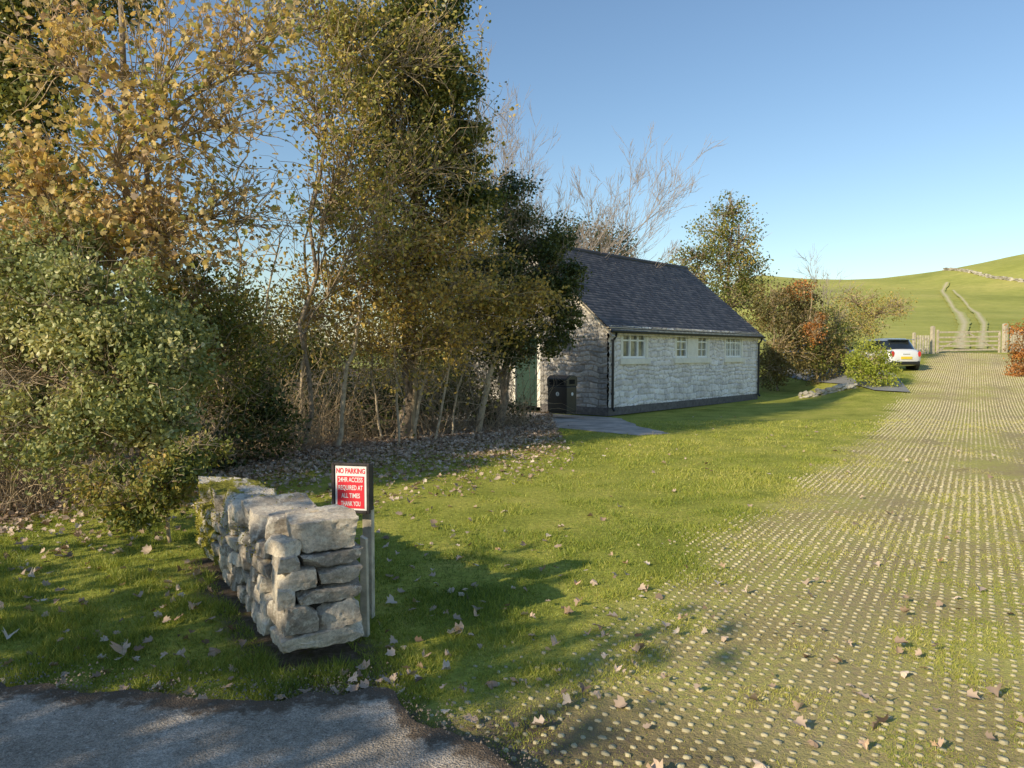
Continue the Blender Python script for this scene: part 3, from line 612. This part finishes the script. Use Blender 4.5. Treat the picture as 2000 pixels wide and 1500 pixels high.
def stpart(name,mat,lst,label=None):
    sv=[];sf=[];tn=[]
    for a in lst: allst.append(stone(sv,sf,*a)); tn+=[random.random()]*len(CV)
    me=bpy.data.meshes.new(name); me.from_pydata([(x-worg[0],y-worg[1],z-worg[2]) for x,y,z in sv],[],sf)
    me.attributes.new('tint','FLOAT','POINT').data.foreach_set('value',np.array(tn,np.float32))
    bm=bmesh.new(); bm.from_mesh(me); bmesh.ops.recalc_face_normals(bm,faces=bm.faces); bm.to_mesh(me); bm.free()
    for p in me.polygons:p.use_smooth=True
    try: me.set_sharp_from_angle(angle=math.radians(20))
    except Exception: pass
    o=link(name,me,mat,wall)
    if label:o['label']=label
    return o
stpart('base_stone',M['stonepale'],[((.13,.01,.045),(.30,.46,.09),0,(0,.03),.18)])
stpart('white_block',M['stonepale'],[((.13,.10,.163),(.27,.24,.125),.12,(0,.14),.2)],'pale clean limestone block in the wall end')
end=[((.12,-.13,.172),(.29,.18,.145),-.10,(0,-.10),.2),((.13,.05,.283),(.28,.35,.088),.04,(0,.04),.2),((.11,-.18,.297),(.27,.09,.10),.1,(0,0),.2),
 ((.13,-.12,.386),(.28,.19,.10),.08,(0,.06),.2),((.12,.105,.383),(.27,.22,.095),.08,(0,-.05),.2),((.13,.06,.474),(.28,.31,.075),-.05,(0,.04),.2),((.12,-.165,.478),(.26,.11,.075),.1,(0,.1),.2)]
body=list(end)
hs=[(.0,.115),(.115,.235),(.235,.33),(.33,.43),(.43,.51)]
drop=lambda s: max(0,s-.3)*.065
for li,(z0,z1) in enumerate(hs):
    for side in (-1,1):
        s=.29+random.uniform(0,.03)
        while s<WL-.1:
            L=random.uniform(.13,.31); hh_=(z1-z0)*random.uniform(.82,.98); zz=1-drop(s)/.55
            body.append(((s+L/2,side*(.12+random.uniform(-.02,.02)),((z0+z1)/2+random.uniform(-.008,.008))*zz),(L*.92,.22,hh_*zz),random.uniform(-.13,.13),(random.uniform(-.13,.13),random.uniform(-.08,.08)),.2)); s+=L
stpart('wall_stones',M['stone'],body)
cop=[((.17,.05,.605),(.31,.34,.18),.18,(0,.06),.2,.98),((.14,-.175,.552),(.22,.11,.085),-.2,(0,.1),.2)]
s=.36
while s<WL-.1:
    L=random.uniform(.14,.26); cop.append(((s+L/2,random.uniform(-.05,.04),.59-drop(s)+random.uniform(-.025,.02)),(L*.93,random.uniform(.32,.42),.155*random.uniform(.75,1.2)),random.uniform(-.35,.35),(random.uniform(.05,.45),random.uniform(-.15,.15)),.22,.96)); s+=L
for a in cop: stpart('coping_stone',M['stone'],[a])
mb=MB()
p=[WO+Wd*.06+Wt*sgn*.17 for sgn in (-1,1)]+[WO+Wd*(WL-.1)+Wt*sgn*.17 for sgn in (1,-1)]
mb.prism([(q[0]-worg[0],q[1]-worg[1]) for q in p],'z',0,.34); mb.build('core',M['core'],wall)  # near-black core paints the shade seen in the gaps between stones
pts=np.concatenate(allst); pts=pts[rng.integers(0,len(pts),120000)]
f=.30+.5*ss(4.7,5.8,pts[:,1]); f*=ss(.49,.53,fbm(pts[:,0]*5+pts[:,1]*4,pts[:,2]*6,5,3)+.07*ss(4.7,5.8,pts[:,1])); k=(rng.random(len(pts))<f)&(pts[:,1]>4.25); pts=pts[k]+rng.normal(0,.006,(k.sum(),3)); n=len(pts)
leaves('moss',pts,.013,np.clip(rng.normal(.55,.25,n),0,1),M['moss'],wall,'diamond',worg,.8)
leafy('bramble','low bramble and ivy spilling over the far end of the mossy stone wall','bramble',(-3.1,6.7),
 [(320,945,6.3,50,45,1700),(250,985,6.4,60,40,1400),(355,905,6.6,40,32,1200),(200,950,7.0,60,50,1300),(400,880,7.4,50,25,900)],.042,'haw','oval','twig',.02,50,ext=1.5,twr=.004)
# ---------- sign
sg=thing('sign','small red and white no parking sign on two weathered timber posts behind the wall end','sign',(-1.0,4.68,0),math.radians(-12))
MB().box(-.118,.118,-.04,.04,.610,.905).build('board',M['signblack'],sg,.006)
fr=MB()
for x0,x1,z0,z1 in ((-.126,-.108,.600,.915),(.108,.126,.600,.915),(-.107,.107,.600,.615),(-.107,.107,.899,.915)): fr.box(x0,x1,-.056,-.03,z0,z1)
fr.build('frame',M['signblack'],sg,.003)
MB().box(-.104,.104,-.046,-.041,.618,.895).build('face_panel',M['signwhite'],sg)
MB().box(-.090,.090,-.0485,-.0465,.630,.832).build('red_panel',M['signred'],sg)
def text(name,body,size,x,z,y,mat,parent,w=None,off=.0):
    cu=bpy.data.curves.new(name,'FONT'); cu.body=body; cu.size=size; cu.align_x='CENTER'; cu.align_y='CENTER'; cu.offset=off; cu.extrude=.0004
    o=bpy.data.objects.new('t',cu); C.objects.link(o); bpy.context.view_layer.update()
    me=bpy.data.meshes.new_from_object(o.evaluated_get(bpy.context.evaluated_depsgraph_get())); bpy.data.objects.remove(o); me.name=name
    xs_=[v.co.x for v in me.vertices]; cw=max(xs_)-min(xs_); k=(w/cw) if w else 1; cx=(max(xs_)+min(xs_))/2
    for v in me.vertices: a,b,c_=v.co; v.co=(x+(a-cx)*k,y-c_,z+b)
    me.materials.clear(); return link(name,me,mat,parent)
text('lettering','NO PARKING',.046,0,.863,-.0475,M['signred'],sg,.192,.0010)
for t,z,w in (('24HR ACCESS',.808,.162),('REQUIRED AT',.758,.162),('ALL TIMES',.708,.124),('THANK YOU',.658,.130)): text('lettering',t,.041,0,z,-.0497,M['signwhite'],sg,w,.0006)
MB().box(.035,.098,.045,.095,-.1,.62).build('post',M['oldwood'],sg,.004)
MB().box(-.095,-.045,.045,.085,-.1,.62).build('post',M['oldwood'],sg,.004)
st_=thing('wooden_stake','short split timber stake leaning against the wall end below the sign','stake',(-.885,4.42,0),math.radians(-8))
MB().prism([(-.025,-.1),(.025,-.1),(.018,.49),(-.02,.51)],'y',-.02,.02).build('stake',M['oldwood'],st_,.004)

# ---------- building
BA=math.atan2(.747,.665); BL,BW,EH,RH=9.63,6.0,2.36,4.93
bd=thing('stone_building','small single storey limestone toilet block with dark tiled pitched roof','building',(2.6,20.2,0),BA)
PH=.12
def rubble(name,mat,width,ztop,z0,tf,holes,du=.024):
    nu=int(width/du); nv=int(np.max(ztop(np.linspace(0,width,50)))/du)
    U,Vv=np.meshgrid(np.linspace(0,width,nu),np.linspace(0,1,nv),indexing='ij'); Zv=z0+Vv*(ztop(U)-z0)
    wu=U+(fbm(U*3,Zv*3,1,3)-.45)*.14; wz=Zv+(fbm(U*2.2,Zv*2.2,2,3)-.45)*.20
    r=random.Random(5+int(width*10)); cour=[];z=z0-.2
    while z<6: h=r.uniform(.10,.19); cour.append((z,z+h)); z+=h
    edge=np.zeros_like(U);tint=np.zeros_like(U);sid=np.zeros_like(U)
    for ci,(a,b) in enumerate(cour):
        m=(wz>=a)&(wz<b)
        if not m.any(): continue
        e=[-.5]
        while e[-1]<width+.7: e.append(e[-1]+r.uniform(.12,.36))
        e=np.array(e); idx=np.clip(np.searchsorted(e,wu[m])-1,0,len(e)-2); rt=np.array([r.random() for _ in e])
        de=np.minimum(np.minimum(wu[m]-e[idx],e[idx+1]-wu[m]),np.minimum(wz[m]-a,b-wz[m]))
        edge[m]=de; tint[m]=rt[idx]; sid[m]=idx*.37+ci*1.7
    prof=np.clip(edge/.03,0,1)**.6*.04; prof=prof+np.clip(edge/.02,0,1)*((fbm(U*12+sid*3,Zv*12,3,4)-.45)*.07)
    P=tf(U,Zv,prof); mort=1-np.clip(edge/.012,0,1)
    cu=(U[:-1,:-1]+U[1:,1:])/2; cz=(Zv[:-1,:-1]+Zv[1:,1:])/2; mask=np.ones_like(cu,bool)
    for (a,b,c_,d) in holes: mask&=~((cu>a)&(cu<b)&(cz>c_)&(cz<d))
    return grid_mesh(name,P,mat,bd,mask,True,{'tint':tint,'mortar':mort})
zt=lambda U:EH+0*U
holes=[(.55,1.99,1.36,2.3),(3.53,5.79,1.36,2.3),(6.9,8.33,1.36,2.3)]
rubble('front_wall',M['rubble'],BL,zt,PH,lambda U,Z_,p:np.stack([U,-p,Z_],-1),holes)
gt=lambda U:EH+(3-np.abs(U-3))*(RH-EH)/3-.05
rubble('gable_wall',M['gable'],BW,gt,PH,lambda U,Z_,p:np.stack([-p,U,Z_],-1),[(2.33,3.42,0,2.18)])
mb=MB(); mb.box(.10,BL-.02,.12,BW-.02,0,EH-.05); mb.prism([(.1,EH-.05),(BW-.1,EH-.05),(BW/2,RH-.15)],'x',.10,BL-.1); mb.build('inner_shell',M['core'],bd)
mb=MB(); mb.box(-.03,BL,-.045,.10,-.1,PH+.005); mb.box(-.045,-.031,-.03,2.33,-.1,PH+.005); mb.box(-.045,-.031,3.42,BW,-.1,PH+.005); mb.build('plinth',M['plinth'],bd)
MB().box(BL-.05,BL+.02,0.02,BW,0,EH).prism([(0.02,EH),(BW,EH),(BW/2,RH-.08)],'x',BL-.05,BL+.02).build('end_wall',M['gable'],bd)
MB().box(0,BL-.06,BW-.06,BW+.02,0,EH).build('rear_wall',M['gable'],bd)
m,nt,b=nm('obscured window glass'); b.inputs['Roughness'].default_value=.15; b.inputs['Coat Weight'].default_value=.6
nt.links.new(ramp(nt,nz(nt,2.2,3,obco(nt)),[(.38,(.07,.08,.08)),(.62,(.42,.40,.31))]).outputs[0],b.inputs['Base Color']); M['glass']=m
def window(x0,x1,z0,z1,cols,lights,lab):
    w=MB(); d0,d1=-.015,.06; fw=.06
    w.box(x0,x1,d0,d1,z0,z0+fw).box(x0,x1,d0,d1,z1-fw,z1)
    e=np.linspace(x0,x1,cols+1)
    for i,xx in enumerate(e):
        a=xx-(0 if i==0 else fw if i==cols else fw/2); w.box(a,a+fw,d0-.004,d1,z0+fw,z1-fw)
    zt_=z0+(z1-z0)*.66
    for i in range(cols):
        a,b=e[i],e[i+1]; w.box(a+fw*.5,b-fw*.5,d0+.006,d1-.01,zt_-.022,zt_+.022)
        for j in range(1,lights): xm=a+(b-a)*j/lights; w.box(xm-.014,xm+.014,d0+.01,d1-.01,z0+fw,z1-fw)
        if lights>1: zm=z0+(z1-z0)*.34; w.box(a+fw*.5,b-fw*.5,d0+.01,d1-.012,zm-.013,zm+.013)
    fr=w.build('window',M['white'],bd); fr['label']=lab
    MB().box(x0+.02,x1-.02,.035,.045,z0+.02,z1-.02).build('pane',M['glass'],fr); return fr
ZB,ZT=1.46,2.22
window(.66,1.88,ZB,ZT,3,1,'three light white window nearest the corner')
window(3.64,4.34,ZB,ZT,1,2,'left small white window of the middle pair')
window(5.02,5.69,ZB,ZT,1,2,'right small white window of the middle pair')
window(7.01,8.22,ZB,ZT,3,2,'wide white window with glazing bars at the far end')
for a,b_,ws in ((.55,1.99,[(.66,1.88)]),(3.53,5.79,[(3.64,4.34),(5.02,5.69)]),(6.9,8.33,[(7.01,8.22)])):
    s=MB(); y0,y1=-.05,.11; s.box(a,b_,y0,y1,ZT,2.31)
    xs_=[a]+[q for w_ in ws for q in w_]+[b_]
    for i in range(0,len(xs_),2): s.box(xs_[i],xs_[i+1],y0,y1,ZB,ZT-.001)
    s.build('window_surround',M['cream'],bd)
    MB().box(a-.06,b_+.06,-.10,.11,1.29,ZB-.002).build('sill',M['cream'],bd,.01)
MB().box(2.5,3.0,-.055,.05,2.12,2.28).build('datestone',M['cream'],bd,.005)
s=MB(); s.box(-.05,.09,2.33,2.45,.03,2.18); s.box(-.05,.09,3.31,3.42,.03,2.18); s.box(-.05,.09,2.45,3.31,2.08,2.18); s.build('door_surround',M['cream'],bd)
dr=MB().box(.02,.06,2.45,3.31,.05,2.08).build('door',M['green'],bd)
pn=MB(); 
for z0,z1 in ((.25,.95),(1.15,1.9)): pn.box(.008,.019,2.6,3.16,z0,z1)
pn.build('door_panel',M['green'],dr); MB().box(-.02,.015,2.52,2.55,.98,1.12).build('handle',M['steel'],dr)
MB().box(-.06,.02,.9,1.5,2.30,2.52).build('vent_lintel',M['cream'],bd)
slope=math.hypot(BW/2+.3,(RH-EH)*(BW/2+.3)/(BW/2)); ce=.128; ncr=int(slope/ce); V=[];Fq=[];tn=[]
x0,x1=-.14,BL+.14; uy=(BW/2)/math.hypot(BW/2,RH-EH); uz=(RH-EH)/math.hypot(BW/2,RH-EH)
for side in (0,1):
    for c_ in range(ncr):
        off=(c_%2)*.085+random.uniform(-.01,.01); xx=x0-off
        while xx<x1:
            a=max(xx,x0); b_=min(xx+.168,x1); xx+=.170
            if b_-a<.01: continue
            d0=c_*ce; d1=d0+ce+.02; lift=.040+random.uniform(-.008,.012); sag=-.04*math.sin(PI*(a-x0)/(x1-x0))
            def pt(x,d,l):
                y=BW/2-d*uy; z=RH-d*uz+l+sag
                if side: y=BW-y
                return (x,y,z)
            k=len(V); V+=[pt(a,d0,.012),pt(b_,d0,.012),pt(b_,d1-.02,lift+random.uniform(-.003,.003)),pt(a,d1-.02,lift),pt(b_,d1-.02,0),pt(a,d1-.02,0)]
            Fq+=[(k,k+3,k+2,k+1),(k+3,k+5,k+4,k+2)]; t=random.random(); tn+=[t,t,t,t,max(0,t-.7),max(0,t-.7)]
rf=np_mesh('roof',np.array(V),np.array(Fq).ravel(),np.arange(len(Fq))*4,M['tile'],bd,tn)
MB().tube([(x,BW/2,RH+.005-.03*math.sin(PI*(x-x0)/(x1-x0))) for x in np.linspace(x0,x1,14)],.085,10).build('ridge_tiles',M['tile'],rf,0,True)
def verge(x):
    s=MB()
    for side in (-1,1):
        a=(x,BW/2+side*(BW/2+.27),EH-.27*(RH-EH)/3-.09); b_=(x,BW/2,RH-.085)
        s.bar(a,b_,.13,.04)
    return s.build('bargeboard',M['board'],bd)
verge(-.12); verge(BL+.12)
MB().box(-.1,BL+.1,-.16,-.12,EH-.27,EH-.10).box(-.1,BL+.1,-.12,.05,EH-.07,EH-.05).build('fascia',M['board'],bd)
g=MB(); pr=[(-.22+.055*math.cos(PI+PI*i/8),EH-.155+.055*math.sin(PI+PI*i/8)) for i in range(9)]+[(-.22+.045*math.cos(2*PI-PI*i/8),EH-.150+.045*math.sin(2*PI-PI*i/8)) for i in range(9)]
g.prism(pr,'x',-.15,BL+.15).build('gutter',M['gutter'],bd)
def pipe(x):
    s=MB(); s.tube([(x,-.22,EH-.2),(x,-.20,EH-.30),(x,-.11,EH-.42),(x,-.105,.10)],.036,10)
    s.tube([(x,-.105,.12),(x,-.17,.03)],.036,10)
    for z in (.5,1.3,1.95): s.tube([(x,-.105,z-.03),(x,-.105,z+.03)],.046,10)
    s.build('downpipe',M['gutter'],bd)
pipe(.08); pipe(BL-.1)
# bin
bn=thing('litter_bin','black double litter bin with sloping hood in front of the gable wall','bin',(1.33,19.75,.010),BA)
s=MB(); s.box(-.22,.22,-.32,.32,.05,.72); s.build('body',M['black'],bn,.02)
MB().box(-.20,.20,-.30,.30,0,.05).build('base',M['gutter'],bn)
MB().prism([(-.24,.72),(.24,.72),(.24,.96),(.12,1.01),(-.12,1.01),(-.24,.93)],'y',-.33,.33).build('hood',M['black'],bn,.015)
M['dk']=plain('bin opening',(.002,.002,.002),.9); M['markw']=plain('bin marking',(.75,.75,.72),.5,0,.05)
MB().box(-.243,-.24,-.24,-.03,.76,.90).box(-.243,-.24,.03,.24,.76,.90).build('opening_shade',M['dk'],bn)  # flat black plates painted as the shade inside the slots
MB().box(-.12,.12,-.334,-.331,.78,.90).build('opening_shade',M['dk'],bn)
MB().tube([(-.2205,-.02,.52),(-.226,-.02,.52)],.055,20).build('round_label',M['markw'],bn)
MB().tube([(.02,-.3205,.52),(.02,-.326,.52)],.045,20).build('round_label',M['markw'],bn)
M['figure']=plain('bin figure',(.01,.01,.012),.5); s=MB(); s.tube([(-.2265,-.025,.548),(-.229,-.025,.548)],.010,10); s.bar((-.228,-.02,.54),(-.228,-.035,.50),.02,.003); s.bar((-.228,-.035,.50),(-.228,-.015,.482),.012,.003); s.build('label_figure',M['figure'],bn)

# ---------- car
M['carpaint']=plain('white car paint',(.82,.82,.83),.25,0,.02,3,coat=1); M['carglass']=plain('dark car glass',(.015,.02,.025),.06,0,.1,3,coat=1)
M['tyre']=plain('tyre',(.015,.015,.015),.8); M['rim']=plain('alloy rim',(.45,.45,.47),.3,.8); M['lampred']=plain('red lamp',(.65,.01,.012),.2,0,.1,9,coat=1)
M['plate']=plain('yellow plate',(.85,.62,.05),.4,0,.03); M['chrome']=plain('chrome',(.7,.7,.72),.12,1); M['roof_sky']=plain('car roof with reflected sky blue',(.30,.38,.48),.2,.3,.03,3,coat=1)  # blue of the reflected sky is put into the car roof colour
def make_car(label,loc,rz,paint,roofm):
    cr=thing('parked_car',label,'car',loc,rz,None)
    stn=[(-.02,.55,.80,.34),(.04,.72,.88,.27),(.14,.80,.93,.22),(.30,.84,.945,.20),(.8,.86,.95,.18),(2.3,.86,.95,.18),(2.75,.85,.945,.18),(3.2,.82,.89,.19),(3.6,.76,.80,.21),(3.78,.66,.70,.24),(3.85,.5,.6,.32)]
    me=[];fs=[];K=24
    for (x,hw,zt_,zb) in stn:
        zc=(zt_+zb)/2; hz=(zt_-zb)/2
        for j in range(K):
            t=2*PI*j/K; c_,s_=math.cos(t),math.sin(t); e=.5
            y=hw*math.copysign(abs(c_)**e,c_); z=zc+hz*math.copysign(abs(s_)**e,s_)
            y*=1-.10*max(0,s_)-.05*max(0,-s_); me.append((x,y,z))
    for i in range(len(stn)-1):
        for j in range(K): fs.append((i*K+j,i*K+(j+1)%K,(i+1)*K+(j+1)%K,(i+1)*K+j))
    fs.append(tuple(range(K))); fs.append(tuple(range((len(stn)-1)*K+K-1,(len(stn)-1)*K-1,-1)))
    b_=MB(); b_.v=me;b_.f=fs; b_.build('body',paint,cr,0,True)
    def ringloft(rings,name,mat,cap=False):
        q=MB();K2=24
        for (xa,xb,hw,z) in rings:
            xc,hx=(xa+xb)/2,(xb-xa)/2
            for j in range(K2):
                t=2*PI*j/K2;c_,s_=math.cos(t),math.sin(t); q.v.append((xc+hx*math.copysign(abs(c_)**.5,c_),hw*math.copysign(abs(s_)**.5,s_),z))
        for i in range(len(rings)-1):
            for j in range(K2): q.f.append((i*K2+j,i*K2+(j+1)%K2,(i+1)*K2+(j+1)%K2,(i+1)*K2+j))
        if cap:q.f.append(tuple((len(rings)-1)*K2+j for j in range(K2)))
        return q.build(name,mat,cr,0,True)
    ringloft([(.14,2.72,.79,.91),(.28,2.40,.73,1.13),(.42,2.10,.66,1.29)],'windows',M['carglass'])
    ringloft([(.40,2.12,.67,1.29),(.44,2.06,.655,1.33),(.56,1.93,.56,1.375),(.85,1.7,.35,1.40)],'roof',roofm,True)
    for sy in (-1,1):
        MB().bar((1.25,sy*.795,.93),(1.28,sy*.685,1.30),.07,.02).build('pillar',M['black'],cr)
        l=MB(); l.prism([(sy*.62+.075*math.cos(t),.72+.12*math.sin(t)) for t in np.linspace(0,2*PI,16,endpoint=False)],'x',-.02,.12); l.build('tail_lamp',M['lampred'],cr,.01)
        l=MB(); l.prism([(sy*.62+.09*math.cos(t),.72+.135*math.sin(t)) for t in np.linspace(0,2*PI,16,endpoint=False)],'x',-.012,.11); l.build('lamp_ring',M['chrome'],cr,.004)
        MB().box(2.35,2.5,sy*.87 if sy>0 else -1.0,sy*1.0 if sy>0 else -.87,.92,1.05).build('mirror',M['black'],cr,.03)
        MB().box(1.0,1.18,min(sy*.862,sy*.885),max(sy*.862,sy*.885),.78,.81).build('door_handle',M['chrome'],cr,.005)
        for x in (.62,3.12):
            w=MB(); w.tube([(x,sy*.69,.30),(x,sy*.865,.30)],.355,24); w.build('wheel_arch',M['black'],cr)
            w=MB(); w.tube([(x,sy*.70,.30),(x,sy*.872,.30)],[.295,.30],24); wh=w.build('wheel',M['tyre'],cr,.02)
            w=MB(); w.tube([(x,sy*.80,.30),(x,sy*.876,.30)],.185,20); w.build('rim',M['rim'],wh,.01)
        MB().tube([(3.62,sy*.54,.68),(3.80,sy*.54,.68)],.12,16).build('headlight',M['chrome'],cr)
    MB().box(-.03,.12,-.66,.66,.26,.42).build('bumper',M['black'],cr,.04)
    MB().box(-.044,-.032,-.26,.26,.50,.61).build('number_plate',M['plate'],cr,.003)
    MB().box(-.035,.02,-.16,.16,.70,.73).build('hatch_handle',M['chrome'],cr,.005)
    MB().box(.24,.50,-.56,.56,1.325,1.35).build('spoiler',roofm,cr,.01)
    return cr
cx,cy=16.6,31.4
make_car('white hatchback parked with its tail lamps and yellow plate towards the paved track',(cx,cy,Hf(cx,cy)+.03),math.radians(99),M['carpaint'],M['roof_sky'])
M['cardark']=plain('dark blue car paint',(.02,.035,.07),.25,0,.02,3,coat=1)
cx2,cy2=15.1,34.5
make_car('dark blue car mostly hidden behind the white hatchback',(cx2,cy2,Hf(cx2,cy2)+.03),math.radians(99),M['cardark'],M['cardark'])
cn=[np.array(q) for q in ((12.6,25.9),(13.6,25.4),(18.3,37),(13.0,38.5))]
ss_,tt_=np.meshgrid(np.linspace(0,1,8),np.linspace(0,1,24),indexing='ij')
bx_=(cn[0][0]*(1-ss_)+cn[1][0]*ss_)*(1-tt_)+(cn[3][0]*(1-ss_)+cn[2][0]*ss_)*tt_; by_=(cn[0][1]*(1-ss_)+cn[1][1]*ss_)*(1-tt_)+(cn[3][1]*(1-ss_)+cn[2][1]*ss_)*tt_
grid_mesh('parking_bay_pavement',np.stack([bx_,by_,H(bx_,by_)+.04],-1),M['bay'])['kind']='structure'

# ---------- gate and fence
def gp(px,Yd): x=(px-1000)/F*Yd; return x,Yd,Hf(x,Yd)
gl=gp(1826,39); gr=gp(1955,39.6)
gw=math.hypot(gr[0]-gl[0],gr[1]-gl[1]); ga=math.atan2(gr[1]-gl[1],gr[0]-gl[0])
gt_=thing('field_gate','wide pale timber five bar field gate across the track','gate',gl,ga)
dz=(gr[2]-gl[2])/gw
for z in (.15,.38,.60,.83,1.10): MB().bar((.10,0,z+.02),(gw-.1,0,z+.02+dz*gw),.085,.03).build('rail',M['gatewood'],gt_)
MB().box(.08,.17,-.04,.04,.05,1.25).build('stile',M['gatewood'],gt_); MB().box(gw-.18,gw-.10,-.04,.04,.05,1.2).build('stile',M['gatewood'],gt_)
MB().bar((.15,.03,.15),(gw*.5,.03,1.1),.07,.02).bar((gw-.15,.03,.15),(gw*.5,.03,1.1),.07,.02).build('brace',M['gatewood'],gt_)
for px,Yd,h,w,lab in ((1820,39,1.45,.17,'thick timber gate post on the left of the wide gate'),(1961,39.6,1.55,.20,'thick pale timber gate post on the right of the wide gate'),(1784,38.5,1.15,.13,'timber post nearest the white car'),(1972,39.8,1.35,.12,'slim timber post just right of the wide gate')):
    x,y_,z=gp(px,Yd); t=thing('gate_post',lab,'post',(x,y_,z),ga); MB().prism([(-w/2,-.1),(w/2,-.1),(w/2,h-.04),(0,h),(-w/2,h-.04)],'y',-w/2,w/2).build('post',M['gatewood'],t,.01)
a=gp(1786,38.5); t=thing('wooden_fence','short slatted timber wicket between the white car and the wide gate','fence',a,ga)
for i in range(5): MB().box(.12+i*.15,.20+i*.15,-.02,.02,.05,1.0).build('slat',M['oldwood'],t)
MB().box(.05,.85,.021,.05,.25,.33).box(.05,.85,.021,.05,.80,.88).build('rail',M['oldwood'],t)
a=gp(1966,39.8); t=thing('wooden_fence','close boarded timber fence at the right edge beside the gate','fence',a,0)
for i in range(14): MB().box(.25+i*.14,.37+i*.14,-.02,.02,.0,1.15+.03*(i%3)).build('board',M['gatewood'],t)
MB().box(.2,2.3,.021,.06,.3,.4).box(.2,2.3,.021,.06,.9,1.).build('rail',M['gatewood'],t)
# ---------- ruts up the hill
def ribbon(name,pts,w):
    pts=np.array(pts,float); t=np.linspace(0,len(pts)-1,160); cxy=np.stack([np.interp(t,range(len(pts)),pts[:,0]),np.interp(t,range(len(pts)),pts[:,1])],-1)
    for _ in range(22): cxy[1:-1]=(cxy[:-2]+cxy[1:-1]*2+cxy[2:])/4
    d=np.gradient(cxy,axis=0); nn=np.stack([d[:,1],-d[:,0]],-1); nn/=np.linalg.norm(nn,axis=1)[:,None]
    ww=w*(.5+1.1*fbm(t*4.5,t*0,3,4))
    out=np.zeros((160,5,3)); mid=np.zeros((160,5))
    for j,(k,mv) in enumerate(((-.7,0),(-.3,.75),(0,1),(.3,.75),(.7,0))):
        q=cxy+nn*(ww*k)[:,None]; out[:,j,:2]=q; out[:,j,2]=H(q[:,0],q[:,1])+.05+cxy[:,1]*.0010; mid[:,j]=mv
    grid_mesh(name,out,M['rut'],attrs={'mid':mid})['kind']='structure'
cps=[gp(1876,41),gp(1876,50),gp(1882,62),gp(1872,80),gp(1850,105),gp(1836,128),gp(1846,140)]
ribbon('path',[(p[0],p[1]) for p in cps],.62)
cps=[gp(1915,41),gp(1918,50),gp(1920,62),gp(1905,82),gp(1876,108),gp(1858,128)]
ribbon('path',[(p[0],p[1]) for p in cps],.42)
def rockrow(name,label,pts,n,s,mat,hgt):
    org=(pts[0][0],pts[0][1],Hf(*pts[0][:2])); t=thing(name,label,'wall',org); sv=[];sf=[]
    bm=bmesh.new(); bmesh.ops.create_icosphere(bm,subdivisions=1,radius=1); iv=np.array([q.co[:] for q in bm.verts]); fi=[tuple(q.index for q in p.verts) for p in bm.faces]; bm.free()
    for i in range(n):
        k=random.random()*(len(pts)-1); a=int(k); f_=k-a; x=pts[a][0]*(1-f_)+pts[a+1][0]*f_; y=pts[a][1]*(1-f_)+pts[a+1][1]*f_+random.uniform(-.3,.3)*s*2
        z=Hf(x,y)+random.random()*hgt; v=iv*np.array([random.uniform(.6,1.4),random.uniform(.6,1.2),random.uniform(.4,.8)])*s*(1+rng.normal(0,.15,(len(iv),1)))+np.array([x,y,z])-np.array(org)
        kk=len(sv); sv+= [tuple(q) for q in v]; sf+=[tuple(kk+j for j in f) for f in fi]
    m_=MB(); m_.v=sv;m_.f=sf; m_.build('stones',mat,t); return t
M['farstone']=plain('tumbled limestone',(.42,.38,.31),.9,0,.5,.8)
rockrow('stone_wall','tumbled pale stone wall crossing the green hillside at upper right',[gp(1838,160)[:2],gp(1880,148)[:2],gp(1930,136)[:2],gp(2010,124)[:2],gp(2100,118)[:2]],520,.24,M['farstone'],.5)
rockrow('stone_edging','low stone edging at the foot of the hedge beside the lime bush',[(10.6,27.4),(11.6,27.2),(12.4,26.9)],60,.12,M['farstone'],.2)

# ---------- light, world, camera
SE=math.radians(26); sx,sy=-.74,-.67; L_=math.hypot(sx,sy); sx/=L_; sy/=L_
sv=Vector((sx*math.cos(SE),sy*math.cos(SE),math.sin(SE)))
ld=bpy.data.lights.new('sun','SUN'); ld.energy=5; ld.angle=math.radians(.6); ld.color=(1,.86,.62)
lo=bpy.data.objects.new('sun',ld); C.objects.link(lo); lo.rotation_euler=sv.to_track_quat('Z','Y').to_euler()
w=bpy.data.worlds.new('World'); S.world=w; w.use_nodes=True; nt=w.node_tree
sk=nt.nodes.new('ShaderNodeTexSky'); sk.sky_type='NISHITA'; sk.sun_disc=False; sk.sun_elevation=SE; sk.sun_rotation=math.atan2(sx,sy)%(2*PI); sk.air_density=1.25; sk.dust_density=.1; sk.ozone_density=3.6
nt.links.new(sk.outputs[0],nt.nodes['Background'].inputs[0]); nt.nodes['Background'].inputs[1].default_value=.15
cam=bpy.data.cameras.new('camera'); co=bpy.data.objects.new('camera',cam); C.objects.link(co)
co.location=(0,0,CH); co.rotation_euler=(PI/2-PT,0,0); cam.sensor_width=36; cam.lens=F/2000*36; cam.clip_end=3000; cam.clip_start=.05
S.camera=co
S.view_settings.view_transform='Standard'; S.view_settings.look='None'; S.view_settings.exposure=0
